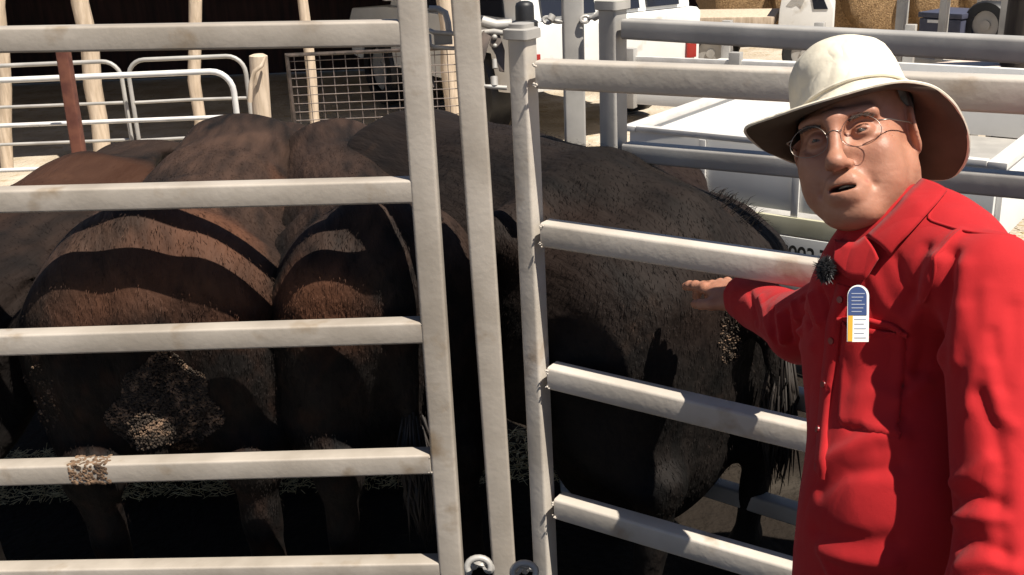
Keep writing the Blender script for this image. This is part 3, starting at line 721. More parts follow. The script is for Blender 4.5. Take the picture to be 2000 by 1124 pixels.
v_, q_ = nets(hair_sdf, (-.11, -.08, -.15), (.11, .16, .09), .003)
link('hair', npmesh('hair', fromh(v_), q_), mat('grey_hair', (.10, .085, .075), (.2, .18, .16), scale=60, rough=.7, stretch=(1, 3, 1)), man)
# glasses
mb = MB()
for s in (-1, 1):
    pts = [fromh((.033*s+.0262*math.cos(t)*(1+.08*math.cos(t)*s), -.006+.0205*math.sin(t)-.0015*math.cos(2*t), .098-.10*abs(.033*s+.0235*math.cos(t)-.010*s)**1.1)) for t in np.linspace(0, 2*math.pi, 33)[:-1]]
    mb.pipe(pts, .0005, n=6, close=True)
    mb.pipe([fromh((.058*s, .004, .090)), fromh((.070*s, .004, .078)), fromh((.080*s, .004, .02)), fromh((.083*s, .002, -.02))], .0011, n=6)
mb.pipe([fromh((-.010, 0, .0985)), fromh((0, .003, .1005)), fromh((.010, 0, .0985))], .0009, n=6)
gls = link('glasses', mb.mesh('glasses'), mat('silver_wire', (.30, .26, .23), rough=.35, metal=1), man)

# ------------------------------------------------------------------ hat
HTC = W(1668, 232, 1.665)                                             # centre of the head opening
HTR = CB @ rotm('Z', 6) @ rotm('X', -22)                              # y = crown axis
edge_px = [(1443, 250, 0), (1490, 236, -.055), (1560, 211, -.115), (1640, 187, -.155), (1705, 168, -.170), (1765, 157, -.165), (1825, 168, -.135),
           (1868, 204, -.095), (1893, 258, -.045), (1893, 312, .005), (1862, 352, .055), (1800, 352, .115), (1720, 345, .150), (1640, 335, .150), (1555, 320, .115), (1485, 290, .055)]
E0 = np.array([W(x, y, 1.665+(z*.74 if z < 0 else z)) for x, y, z in edge_px])
E0l = (E0-HTC)@HTR
ang = np.unwrap(np.arctan2(E0l[:, 2], E0l[:, 0])); o_ = np.argsort(ang % (2*math.pi)); A_ = (ang % (2*math.pi))[o_]; P_ = E0l[o_]
A3 = np.concatenate([A_-2*math.pi, A_, A_+2*math.pi]); P3 = np.concatenate([P_]*3)
NT = 144; th = np.linspace(0, 2*math.pi, NT, endpoint=False)
def smooth_per(a, n=3):
    for _ in range(n): a = (np.roll(a, 1, 0)+2*a+np.roll(a, -1, 0))/4
    return a
edge = smooth_per(np.stack([np.interp(th, A3, P3[:, c]) for c in range(3)], 1), 14)
rin = .0970*np.stack([np.cos(th)*.92, 0*th, np.sin(th)*1.05], 1)
rows = []; matid = []
for t in np.linspace(1, 0, 15):
    r_ = rin+(edge-rin)*t; r_[:, 1] += -.012*math.sin(math.pi*t)*(1)+.0012*np.sin(th*9+t*3)*t
    rows.append(r_)
NB = len(rows)
prof = [(1.0, .004), (1.005, .012), (1.0, .024), (.975, .034), (.955, .046), (.93, .060), (.895, .074), (.845, .087), (.77, .099), (.66, .109), (.52, .116), (.36, .120), (.18, .122), (.02, .1225)]
for k, (s, h) in enumerate(prof):
    r_ = rin*s; r_ = r_.copy(); r_[:, 1] = h*.98+.006*np.cos(th-2.6)*(k/13)
    # slouch of the crown: dent and folds on his brow side, viewer's left
    dz = np.exp(-((np.angle(np.exp(1j*(th-math.radians(165))))/.5)**2))
    fold = math.sin(min(1, k/6)*math.pi)
    r_[:, 0] += .003*dz*fold*(1 if k < 5 else .2)-.0*dz
    r_[:, 0] += -.005*(k/13)
    ring = .0022*np.sin(th*5+k*.9)+.0016*np.sin(th*11-k*1.3)
    r_ *= 1+ring[:, None]*5*(.4 if k < 9 else .15)*np.array([1, 0, 1])
    pl = np.exp(-((np.angle(np.exp(1j*(th-math.radians(150))))/.55)**2))*np.exp(-((k-3.5)/2.2)**2); r_[:, [0, 2]] *= 1+(.030*np.sin(k*2.6+th*3)*pl)[:, None]
    if k >= 1: r_[:, 1] += .005*np.sin(th*2+1)*(k/13)
    rows.append(r_)
V = np.concatenate(rows); nr = len(rows)
V = V*(1+(.030*vnoise(V, 30, 71)+.018*vnoise(V, 62, 72))[:, None]*np.array([1, .6, 1])*sstep(V[:, 1], .004, .03)[:, None]); I = np.arange(nr*NT).reshape(nr, NT)
Qh = np.stack([I[1:], np.roll(I[1:], -1, 1), np.roll(I[:-1], -1, 1), I[:-1]], -1).reshape(-1, 4)
Vh = HTC+V@HTR.T
# band fold/dark edge lines and pleats: small displacement
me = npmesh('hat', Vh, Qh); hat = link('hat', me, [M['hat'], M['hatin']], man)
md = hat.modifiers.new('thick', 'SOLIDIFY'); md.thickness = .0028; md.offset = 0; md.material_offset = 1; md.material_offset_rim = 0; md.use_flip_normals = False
# hat band (a stitched cord round the crown base) and a stitched brim edge
mb = MB(); mb.pipe([HTC+(p*[1.035, 1, 1.035]+[0, .010, 0])@HTR.T for p in rin], .0026, n=6, close=True); mb.build('hat_band', M['hat'], hat, smooth=True)
mb = MB(); mb.pipe([HTC+p@HTR.T for p in edge], .0026, n=6, close=True); mb.build('brim_binding', M['hat'], hat, smooth=True)

# ------------------------------------------------------------------ shirt
def shirt_sdf(p):
    g = .012
    d = ell(p, CH+Fd*.005, (.122, .165, .25), TB)
    d = smin(d, ell(p, BE+Fd*.018, (.145, .155, .205), TB), .11)
    d = smin(d, ell(p, BE-[0, 0, .20], (.135, .16, .20), TB), .08)
    d = smin(d, cap(p, SH_L+[-.02, 0.03, -.004], SH_R, .062, .058), .06)
    d = smin(d, cap(p, NECKB+[0, 0, -.03], (SH_L*.6+NECKB*.4), .066, .062), .05)
    d = smin(d, cap(p, NECKB+[0, 0, -.03], SH_R+[0, 0, .0], .060, .062), .05)
    al = smin(cap(p, SH_L, EL_L, .066, .064), cap(p, EL_L, WR_L, .066, .050), .03)
    d = smin(d, al, .012)
    ar = smin(cap(p, SH_R, EL_R, .068, .064), cap(p, EL_R, WR_R, .064, .049), .025)
    d = smin(d, ar, .03)
    d = smax(d, -cap(p, NECKB+[0, 0, -.01], NECKB+(HC-NECKB)*.8, .060, .066), .012)        # neck opening
    wd = (WR_R-EL_R)/np.linalg.norm(WR_R-EL_R)
    d = smax(d, -cap(p, WR_R-wd*.035, WR_R+wd*.3, .041, .05), .006)                      # open cuff
    wl = (WR_L-EL_L)/np.linalg.norm(WR_L-EL_L)
    d = smax(d, -cap(p, WR_L-wl*.03, WR_L+wl*.3, .041, .06), .006)
    d = smax(d, (PE[2]-.13)-p[:, 2], .01)
    return d
allp = np.array([WR_R, SH_L, SH_R, EL_L, WR_L, CH, BE, PE])
lo = allp.min(0)-[.22, .24, .16]; hi = allp.max(0)+[.16, .20, .14]
sv, sq_ = nets(shirt_sdf, lo, hi, .0050)
sn = vnormals(sv, sq_)
# folds: ridge(+)/valley(-) curves given by where they lie on the cloth
def surf(px, py):
    """nearest shirt vertex seen along this line of sight"""
    d = ray(px, py); d = d/np.linalg.norm(d); q = sv-C_O; t = q@d; dist = np.linalg.norm(q-t[:, None]*d, axis=1)
    ok = dist < .008
    if not ok.any(): return None
    i = np.argmin(np.where(ok, t, 9)); return sv[i]
folds = []
def fold(pix, amp, wd):
    pts = [surf(*p) for p in pix]; pts = [p for p in pts if p is not None]
    if len(pts) > 1: folds.append((pts, amp, wd))
FO = [  # torso / belly
    ([(1600, 905), (1650, 872), (1700, 852), (1756, 846)], .009, .014), ([(1590, 960), (1640, 925), (1700, 915), (1750, 900)], -.006, .012),
    ([(1620, 1124), (1600, 1085), (1640, 1098), (1740, 1112)], .008, .013), ([(1585, 1040), (1640, 1060), (1740, 1065)], -.006, .014),
    ([(1640, 700), (1655, 760), (1640, 815)], -.004, .010), ([(1690, 520), (1720, 600), (1770, 640)], .0035, .010), ([(1740, 500), (1760, 560), (1790, 600)], -.004, .009), ([(1880, 600), (1890, 700), (1880, 800)], .004, .011), ([(1940, 640), (1960, 740)], -.004, .009), ([(1655, 830), (1700, 800), (1755, 805)], -.004, .009), ([(1660, 775), (1700, 760), (1755, 775)], .004, .008), ([(1668, 735), (1710, 728), (1758, 745)], -.004, .007),
    # armhole folds
    ([(1822, 500), (1800, 560), (1778, 640), (1775, 720)], .008, .012), ([(1846, 490), (1840, 560), (1828, 640), (1800, 720)], -.010, .012),
    ([(1800, 480), (1775, 560), (1765, 600)], -.006, .009), ([(1870, 520), (1862, 620), (1856, 700)], .008, .014),
    ([(1880, 440), (1850, 462), (1828, 500)], .005, .007), ([(1835, 690), (1812, 740), (1790, 760)], .009, .012),
    # near sleeve
    ([(1900, 770), (1935, 830), (1950, 900)], -.005, .010), ([(1925, 720), (1955, 800), (1985, 840)], .005, .010),
    ([(1850, 980), (1890, 970), (1935, 985)], -.008, .012), ([(1855, 1015), (1900, 1010), (1950, 1020)], .008, .011), ([(1850, 940), (1885, 935), (1920, 905)], .007, .011),
    ([(1860, 1060), (1900, 1050), (1960, 1070)], -.007, .011), ([(1862, 1105), (1920, 1095), (1990, 1110)], .008, .012), ([(1960, 930), (1950, 990), (1962, 1060)], -.005, .012),
    ([(1990, 600), (1985, 700), (1975, 760)], -.004, .012), ([(1920, 560), (1915, 660), (1905, 740)], .003, .012),
    # reaching sleeve: crosswise wrinkles at the elbow
    ([(1545, 590), (1550, 620), (1556, 650)], .009, .006), ([(1560, 585), (1566, 615), (1572, 640)], -.009, .005), ([(1578, 575), (1584, 605), (1592, 632)], .009, .006),
    ([(1596, 570), (1602, 590), (1608, 620)], -.008, .005), ([(1530, 608), (1534, 640), (1540, 668)], -.009, .005), ([(1514, 615), (1520, 650), (1528, 672)], .008, .006),
    ([(1500, 600), (1502, 640), (1510, 668)], -.006, .006), ([(1478, 575), (1484, 615), (1496, 650)], .005, .008), ([(1455, 570), (1462, 600), (1475, 640)], -.004, .007),
    ([(1470, 640), (1520, 672), (1580, 680)], .005, .010)]
for pix, amp, wd_ in FO: fold(pix, amp, wd_)
disp = .0018*vnoise(sv*[1, 1, .6], 15, 9)+.0005*vnoise(sv*[1, 1, .45], 55, 12)
_n = vnoise(sv*[1, 1, .35]+.02*np.stack([vnoise(sv, 13, 31), vnoise(sv, 13, 32), vnoise(sv, 13, 33)], 1), 13, 21); disp += .0026*np.clip(1-np.abs(_n)*1.7, 0, 1)**1.5-.001
_n = vnoise(sv*[.7, .7, 1]+.02*np.stack([vnoise(sv, 17, 34), vnoise(sv, 17, 35), vnoise(sv, 17, 36)], 1), 22, 22); disp += .0010*np.clip(1-np.abs(_n)*2.4, 0, 1)**1.5
for pts, amp, wd_ in folds: 
    dd = segdist(sv, pts); disp += amp*np.exp(-(dd/wd_)**2)
sv = sv+sn*disp[:, None]
shirt = link('shirt', npmesh('shirt', sv, sq_), M['shirt'], man)
def strip(name, pix, wd, lift, m, par, th_=.0016, close=False):
    """narrow raised cloth strip (placket, seam, flap edge) laid on the shirt along seen points"""
    pts = []
    for i, (a, b) in enumerate(zip(pix[:-1], pix[1:])):
        for t in np.linspace(0, 1, 7)[(0 if i == 0 else 1):]:
            s = surf(a[0]+(b[0]-a[0])*t, a[1]+(b[1]-a[1])*t)
            if s is not None: pts.append(s)
    pts = np.array(pts)
    for _ in range(3): pts[1:-1] = (pts[:-2]+2*pts[1:-1]+pts[2:])/4
    nn = np.array([sn[np.argmin(np.linalg.norm(sv-p, axis=1))] for p in pts])
    for _ in range(3): nn[1:-1] = (nn[:-2]+2*nn[1:-1]+nn[2:])/4
    tg = np.gradient(pts, axis=0); tg /= np.linalg.norm(tg, axis=1)[:, None]+1e-9; sd_ = np.cross(tg, nn); sd_ /= np.linalg.norm(sd_, axis=1)[:, None]+1e-9
    rows_ = [pts+sd_*wd/2-nn*.004, pts+sd_*wd/2+nn*lift, pts+nn*lift*1.15, pts-sd_*wd/2+nn*lift, pts-sd_*wd/2-nn*.004]
    V_ = np.concatenate(rows_); n = len(pts); I_ = np.arange(5*n).reshape(5, n)
    q = np.stack([I_[:-1, :-1], I_[1:, :-1], I_[1:, 1:], I_[:-1, 1:]], -1).reshape(-1, 4)
    return link(name, npmesh(name, V_, q), m, par)
strip('seam', [(1880, 440), (1845, 470), (1825, 520), (1800, 600)], .004, .0015, M['shirt'], shirt)
strip('seam', [(1845, 372), (1805, 420), (1880, 442), (1990, 452)], .004, .0015, M['shirt'], shirt)
strip('placket', [(1640, 560), (1618, 640), (1612, 720), (1600, 800), (1596, 870), (1592, 930)], .026, .0025, M['shirt'], shirt)
for (x, y) in ((1634, 590), (1617, 668), (1604, 752), (1591, 840)):
    b_ = surf(x, y)
    if b_ is not None:
        n_ = sn[np.argmin(np.linalg.norm(sv-b_, axis=1))]; mb = MB(); mb.pipe([b_+n_*.002, b_+n_*.0052], [.0058, .0050], n=14); mb.build('button', mat('red_button', (.20, .012, .014), rough=.35), shirt, smooth=True)
# breast pocket as a slightly raised patch with a sagging open top
def patch(name, quad, nu, nv_, lift, m, par, sag=0):
    """quad: pixel corners tl,tr,br,bl"""
    tl, tr, br, bl = [np.array(c, float) for c in quad]; G = []
    for j in range(nv_+1):
        for i in range(nu+1):
            u, v = i/nu, j/nv_; c = (tl*(1-u)+tr*u)*(1-v)+(bl*(1-u)+br*u)*v
            c[1] += sag*math.sin(math.pi*u)*(1-v)
            s = surf(*c); s = G[-1] if s is None else s
            G.append(s)
    G = np.array(G).reshape(nv_+1, nu+1, 3)
    for _ in range(4):
        G[1:-1, 1:-1] = (G[:-2, 1:-1]+G[2:, 1:-1]+G[1:-1, :-2]+G[1:-1, 2:]+2*G[1:-1, 1:-1])/6
    nn = np.cross(np.gradient(G, axis=1), np.gradient(G, axis=0)); nn /= np.linalg.norm(nn, axis=2)[..., None]+1e-9
    if (nn.reshape(-1, 3)@(-C_FW)).mean() < 0: nn = -nn
    k = np.ones((nv_+1, nu+1)); k[0, :] = 1.6; k[-1, :] = -1.5; k[:, 0] = -1.5; k[:, -1] = -1.5; k[0, :] = 1.6
    P_ = (G+nn*(lift*k)[..., None]).reshape(-1, 3); I_ = np.arange(len(P_)).reshape(nv_+1, nu+1)
    q = np.stack([I_[:-1, :-1], I_[1:, :-1], I_[1:, 1:], I_[:-1, 1:]], -1).reshape(-1, 4)
    o = link(name, npmesh(name, P_, q), m, par); md = o.modifiers.new('t', 'SOLIDIFY'); md.thickness = .0018; md.offset = 1
    return o, G, nn
pk, PG, PN = patch('pocket', [(1636, 628), (1762, 652), (1756, 850), (1625, 826)], 20, 24, .0040, M['shirt'], shirt, sag=10)
strip('pocket_flap_edge', [(1630, 624), (1690, 628), (1730, 640), (1765, 660)], .008, .006, M['shirt'], shirt)
# collar: a folded band of cloth round the neck; near wing lit, far wing in shade
def loft(name, A, B, m, par, bulge=0, n=24, k=6):
    A = np.array(A); B = np.array(B)
    def rs(P):
        s = np.concatenate([[0], np.cumsum(np.linalg.norm(np.diff(P, axis=0), axis=1))]); s /= s[-1]
        t = np.linspace(0, 1, n); o = np.stack([np.interp(t, s, P[:, c]) for c in range(3)], 1)
        for _ in range(2): o[1:-1] = (o[:-2]+2*o[1:-1]+o[2:])/4
        return o
    a, b = rs(A), rs(B); G = np.array([a*(1-t)+b*t+(-C_FW)*bulge*math.sin(math.pi*t) for t in np.linspace(0, 1, k)])
    I_ = np.arange(k*n).reshape(k, n); q = np.stack([I_[:-1, :-1], I_[1:, :-1], I_[1:, 1:], I_[:-1, 1:]], -1).reshape(-1, 4)
    o = link(name, npmesh(name, G.reshape(-1, 3), q), m, par); md = o.modifiers.new('t', 'SOLIDIFY'); md.thickness = .0035; md.offset = 0
    return o
HVW = fromh(hv)
def near_pt(px, py, sets, lift):
    d = ray(px, py); d = d/np.linalg.norm(d); best = None
    for S_ in sets:
        q = S_-C_O; t = q@d; dist = np.linalg.norm(q-t[:, None]*d, axis=1); ok = dist < .006
        if ok.any():
            m_ = t[ok].min(); best = m_ if best is None else min(best, m_)
    return None if best is None else C_O+d*(best-lift)
def cw(pix, lift):
    o = [near_pt(x, y, (sv, HVW), lift) for x, y in pix]; return [p for p in o if p is not None]
collar = loft('collar', cw([(1820, 338), (1800, 350), (1770, 380), (1738, 418), (1712, 444), (1692, 462)], .004),
              cw([(1850, 372), (1832, 395), (1805, 425), (1775, 458), (1750, 482), (1738, 500)], .012), M['shirt'], shirt, bulge=.010)
loft('collar', cw([(1690, 462), (1672, 474), (1650, 474), (1630, 468)], .004), cw([(1716, 505), (1690, 548), (1655, 545), (1626, 512)], .011), M['shirt'], shirt, bulge=.006)
# cuffs
def cuff(c, ax, r, ln, name='cuff'):
    ax = ax/np.linalg.norm(ax); s1 = np.cross(ax, [0, 0, 1.]); s1 /= np.linalg.norm(s1); s2 = np.cross(ax, s1); mb = MB()
    n = 28; vs = []
    for (t, q) in ((0, 1.04), (.15, 1.07), (.85, 1.02), (1, .99), (1, .90), (.3, .9)):
        for k in range(n):
            a = 2*math.pi*k/n; vs.append(c+ax*ln*t+(s1*math.cos(a)+s2*math.sin(a))*r*q*(1+.03*math.sin(3*a)))
    fs = [(i*n+k, i*n+(k+1) % n, (i+1)*n+(k+1) % n, (i+1)*n+k) for i in range(5) for k in range(n)]
    mb.add(vs, fs); return mb.build(name, M['shirt'], shirt, smooth=True)
cuff(WR_R-(WR_R-EL_R)*.20, WR_R-EL_R, .047, .055)
# trousers, belt and boots (below the picture)
def tr_sdf(p):
    d = ell(p, PE-[0, 0, .02], (.135, .168, .15), TB)
    for h, k, f in ((HP_L, KN_L, FT_L), (HP_R, KN_R, FT_R)):
        d = smin(d, cap(p, h, k, .094, .074), .05); d = smin(d, cap(p, k, f+[0, 0, .10], .074, .064), .03)
    d = smax(d, p[:, 2]-(PE[2]+.06), .01); d = smax(d, .045-p[:, 2], .01)
    return d+.004*vnoise(p, 20, 4)
lo = np.minimum(FT_L, FT_R)-.25; hi = np.maximum(PE, np.maximum(FT_L, FT_R))+.28; lo[2] = -.01
tv, tq = nets(tr_sdf, lo, hi, .011); link('trousers', npmesh('trousers', tv, tq), M['trouser'], man)
for f in (FT_L, FT_R):
    def bt(p, f=f):
        d = cap(p, f+[0, 0, .045]-Fd*.02, f+Fd*.17+[0, 0, .036], .047, .040); d = smin(d, cap(p, f+[0, 0, .05], f+[0, 0, .16], .046, .050), .03)
        return smax(d, -p[:, 2]+.001, .004)
    v_, q_ = nets(bt, f-[.3, .3, .01], f+[.3, .3, .25], .008); link('boot', npmesh('boot', v_, q_), M['leather'], man)

# ------------------------------------------------------------------ card in the pocket, lapel microphone
ct = W(1676, 556, 1.525); s_ = surf(1680, 640); 
sc_ = surf(1678, 600)
base = (sc_ if sc_ is not None else W(1678, 600, 1.56))-C_FW*.018
Zc = (base-C_O)@C_FW
def cp(x, y, off=0): return W(x, y, Zc)-C_FW*off
card = empty('pocket_card', cp(1675, 665), 'round-topped blue, white and yellow plastic card sticking out of the shirt pocket', 'card')
def rounded(x0, x1, ytop, ybot, sk=0):
    pts = [(x0-sk, ybot), (x1-sk, ybot)]; cx, r = (x0+x1)/2, (x1-x0)/2
    pts += [(cx+r*math.cos(t), ytop+r-r*math.sin(t)) for t in np.linspace(0, math.pi, 14)]
    return pts
mb = MB(); mb.prism([cp(x, y) for x, y in rounded(1655, 1697, 557, 668, 1)], -C_FW*.0012); mb.build('card_back', M['white'], card)
mb = MB(); mb.prism([cp(x, y, .0013) for x, y in [(1656, 616), (1692, 616)]+[p for p in rounded(1656, 1692, 560, 616)][2:]], -C_FW*.0008)
mb.build('blue_panel', mat('blue_print', (.035, .06, .16), rough=.4), card)
mb = MB(); mb.prism([cp(x, y, .0013) for x, y in ((1655, 667), (1664, 667), (1665, 617), (1656, 617))], -C_FW*.0008); mb.build('yellow_panel', mat('yellow_print', (.60, .33, .03), rough=.4), card)
mb = MB()
for k in range(6): 
    y = 573+k*7; mb.prism([cp(x, yy, .0022) for x, yy in ((1662, y), (1688-(k % 3)*3, y), (1688-(k % 3)*3, y+1.6), (1662, y+1.6))], -C_FW*.0004)
for k in range(5):
    y = 623+k*9; mb.prism([cp(x, yy, .0014) for x, yy in ((1668, y), (1691-(k % 2)*4, y), (1691-(k % 2)*4, y+1.8), (1668, y+1.8))], -C_FW*.0004)
pr = mb.build('printed_lines', mat('grey_print', (.30, .33, .40), rough=.5), card)
sm = surf(1618, 530); sm = W(1612, 527, 1.66) if sm is None else sm-C_FW*.012
sm = W(1612, 527, (sm-C_O)@C_FW)
mic = empty('lapel_microphone', sm, 'black furry lapel microphone clipped to the front of the red shirt', 'microphone')
mb = MB(); mb.ball(sm, .0115, n=10, sq=(.8, .8, 1.25))
for k in range(900):
    d = rng.normal(size=3); d /= np.linalg.norm(d); c = sm+d*[.009, .009, .014]; mb.pipe([c, c+d*rng.uniform(.003, .008)+rng.normal(0, .0025, 3)], [.0008, .0002], n=3)
mb.build('fur_cover', M['black'], mic, smooth=True)
mb = MB(); mb.tube(sm+C_FW*.010+[0, 0, -.02], sm+C_FW*.012+[0, 0, .012], .008, .006, up=C_FW, r=.002); mb.build('clip', M['dark_metal'], mic, smooth=True)

# ================================================================== BEHIND THE YARD
# --- box trailer with number plate, right behind the far fence
T0 = atz(1222, 252, .95); T1 = atz(1470, 277, .95); tx = (T1-T0); tx[2] = 0; tx /= np.linalg.norm(tx)
ty = np.array([-tx[1], tx[0], 0]); ty = ty if ty[1] > 0 else -ty
TR = np.stack([tx, ty, [0, 0, 1]], 1); TO = T0*[1, 1, 0]
tl = lambda x, y, z: TO+TR@np.array([x, y, z])
TW, TL_ = 1.50, 1.9
tr = empty('box_trailer', tl(TW/2, TL_/2, 0), 'white box trailer with a rear number plate parked behind the far fence', 'trailer')
def tb(mb, x0, x1, y0, y1, z0, z1): return mb.box(tl((x0+x1)/2, (y0+y1)/2, (z0+z1)/2), (x1-x0, y1-y0, z1-z0), TR)
mb = MB(); tb(mb, .02, TW-.02, 0, .03, .69, .945); mb.build('tailgate', M['white'], tr, bevel=.004)
for x in (.0, TW-.04):
    mb = MB(); tb(mb, x, x+.04, .032, TL_, .66, .94); mb.build('side_panel', M['white'], tr, bevel=.004)
    mb = MB(); tb(mb, x-.012, x+.052, -.008, TL_+.01, .941, .965); mb.build('top_rail', M['whitepipe'], tr, bevel=.004)
mb = MB(); tb(mb, .042, TW-.042, TL_-.04, TL_, .66, 1.0); mb.build('headboard', M['white'], tr, bevel=.004)
mb = MB(); tb(mb, .042, TW-.042, .032, TL_-.042, .62, .655); mb.build('floor', M['metal2'], tr)
mb = MB(); tb(mb, .054, TW-.054, -.010, .0305, .9465, .968); mb.build('top_rail', M['whitepipe'], tr, bevel=.004)
mb = MB(); tb(mb, -.01, TW+.01, -.022, -.002, .60, .672); mb.build('rear_beam', mat('cream_paint', (.40, .38, .27), (.48, .46, .34), scale=8, rough=.5), tr, bevel=.004)
for x in (.35, .75, 1.1):
    mb = MB(); tb(mb, x, x+.03, -.014, -.001, .675, .94); mb.build('latch_strap', M['whitepipe'], tr, bevel=.003)
mb = MB(); tb(mb, .52, .70, -.035, -.023, .475, .60); mb.build('tail_lamp_box', M['black'], tr, bevel=.004)
for x in (.36,):
    mb = MB(); tb(mb, x-.12, x+.05, -.035, -.0225, .52, .58); mb.build('tail_lamp', mat('red_lens', (.25, .015, .01), rough=.2), tr, bevel=.004)
px0 = .715
mb = MB(); tb(mb, px0, px0+.372, -.040, -.034, .468, .600); plate = mb.build('number_plate', mat('plate_white', (.62, .62, .60), rough=.35), tr, bevel=.003)
fc = bpy.data.curves.new('plate_text', 'FONT'); fc.body = 'S993 TBK'; fc.size = .108; fc.extrude = .0006; fc.align_x = 'LEFT'; fc.space_character = .93; fc.offset = .0012
to = bpy.data.objects.new('plate_lettering', fc); COL.objects.link(to)
RM = Matrix([[tx[0], 0, -ty[0]], [tx[1], 0, -ty[1]], [0, 1, 0]])
to.matrix_world = Matrix.Translation(Vector(tl(px0+.012, -.0412, .492))) @ RM.to_4x4() @ Matrix.Diagonal((.72, 1, 1, 1))
bpy.context.view_layer.update()
dg = bpy.context.evaluated_depsgraph_get(); tme = bpy.data.meshes.new_from_object(to.evaluated_get(dg)); tme.transform(to.matrix_world)
bpy.data.objects.remove(to)
link('plate_lettering', tme, mat('plate_black', (.02, .02, .02), rough=.5), plate, smooth=False)
for x, sx in ((-.17, 1), (TW+.17, 1)):
    c = tl(x, .95, .33)
    mb = MB(); prof_ = [(-.09, .20), (-.09, .30), (-.06, .33), (.06, .33), (.09, .30), (.09, .20)]
    n = 30; vs = [c+tx*a+(ty*math.cos(t)+np.array([0, 0, 1])*math.sin(t))*r for a, r in prof_ for t in np.linspace(0, 2*math.pi, n, endpoint=False)]
    mb.add(vs, [(i*n+k, i*n+(k+1) % n, (i+1)*n+(k+1) % n, (i+1)*n+k) for i in range(5) for k in range(n)])
    wh = mb.build('wheel', M['black'], tr, smooth=True)
    mb = MB(); mb.pipe([c-tx*.07, c+tx*.07], .2, n=24); mb.build('rim', M['metal2'], wh, smooth=True)
    mb = MB(); n = 16; rows_ = []
    for a in (-.13, .13):
        for r in (.40, .425):
            rows_.append([c+tx*a+(ty*math.cos(t)*1.05+np.array([0, 0, 1])*math.sin(t)*1.22)*r for t in np.linspace(-.15, math.pi+.15, n)])
    r0, r1, r2, r3 = rows_; vs = r0+r1+r2+r3
    fs = []
    for k in range(n-1):
        for a, b in ((0, 1), (1, 3), (3, 2), (2, 0)): fs.append((a*n+k, a*n+k+1, b*n+k+1, b*n+k))
    mb.add(vs, fs); mb.build('mudguard', M['white'], tr, smooth=True)
mb = MB(); mb.tube(tl(-.2, .95, .33), tl(TW+.2, .95, .33), .05, .05); mb.tube(tl(.3, 0, .6), tl(.3, TL_, .6), .05, .07); mb.tube(tl(TW-.3, 0, .6), tl(TW-.3, TL_, .6), .05, .07); mb.build('chassis', M['dark_metal'], tr, smooth=True)
mb = MB(); mb.tube(tl(.3, TL_, .58), tl(TW/2, TL_+1.2, .5), .05, .06); mb.tube(tl(TW-.3, TL_, .58), tl(TW/2, TL_+1.2, .5), .05, .06); mb.build('drawbar', M['dark_metal'], tr, smooth=True)

# --- general low-detail but real helpers
def wheel(par, c, ax, r, wd):
    ax = np.array(ax, float); ax /= np.linalg.norm(ax); s1 = np.cross(ax, [0, 0, 1.]); s1 /= np.linalg.norm(s1); n = 28
    mb = MB(); pf = [(-wd/2, r*.6), (-wd/2, r*.93), (-wd*.35, r), (wd*.35, r), (wd/2, r*.93), (wd/2, r*.6)]
    mb.add([c+ax*a+(s1*math.cos(t)+np.array([0, 0, 1])*math.sin(t))*q for a, q in pf for t in np.linspace(0, 2*math.pi, n, endpoint=False)],
           [(i*n+k, i*n+(k+1) % n, (i+1)*n+(k+1) % n, (i+1)*n+k) for i in range(5) for k in range(n)])
    w_ = mb.build('wheel', M['black'], par, smooth=True)
    mb = MB(); mb.pipe([c-ax*wd*.3, c+ax*wd*.3], r*.6, n=20); mb.pipe([c-ax*wd*.38, c+ax*wd*.38], r*.2, n=12); mb.build('rim', M['metal2'], w_, smooth=True)
def frame2(o, fx):
    fx = np.array([fx[0], fx[1], 0.]); fx /= np.linalg.norm(fx); fy = np.array([-fx[1], fx[0], 0]); Rr = np.stack([fx, fy, [0, 0, 1]], 1)
    return (lambda x, y, z: np.array([o[0], o[1], 0])+Rr@np.array([x, y, z])), Rr, fx, fy
def side_poly(L, xz, y0, y1): return [L(x, y0, z) for x, z in xz], L(0, y1-y0, 0)-L(0, 0, 0)

# --- white station wagon behind the posts, seen from its side/rear
Pw = W(1200, 0, 8.6); L, Rr, fx, fy = frame2(Pw, (-.5, .87))        # x runs from the tail forward, y+ = ... away/near side
if fy[1] > 0: near = -1
else: near = 1
wg = empty('station_wagon', L(2.2, 0, 0), 'white four-wheel-drive wagon with dark side windows parked beyond the yard', 'car')
body = [(0.0, .45), (-.02, .95), (.03, .98), (2.55, .98), (3.35, .92), (3.45, .80), (3.45, .45), (3.2, .42), (3.1, .72), (2.5, .72), (2.4, .42), (1.25, .42), (1.15, .72), (.5, .72), (.4, .42)]
cabp = [(.05, .982), (.22, 1.78), (1.75, 1.80), (2.0, 1.74), (2.55, .982)]
w2 = .88
mb = MB(); p, d = side_poly(L, body, -w2, w2); mb.prism(p, d); mb.build('body', M['white'], wg, bevel=.02)
mb = MB(); p, d = side_poly(L, cabp, -w2+.06, w2-.06); mb.prism(p, d); mb.build('cabin', M['white'], wg, bevel=.03)
for s in (-1, 1):
    for nm, q in (('rear_quarter_window', [(.34, 1.01), (.42, 1.66), (.98, 1.68), (.98, 1.01)]), ('side_window', [(1.10, 1.01), (1.10, 1.68), (1.72, 1.69), (2.25, 1.01)])):
        y = s*(w2-.055); mb = MB(); mb.prism([L(a, y, b) for a, b in q], L(0, .012*s, 0)-L(0, 0, 0)); mb.build(nm, M['glass'], wg)
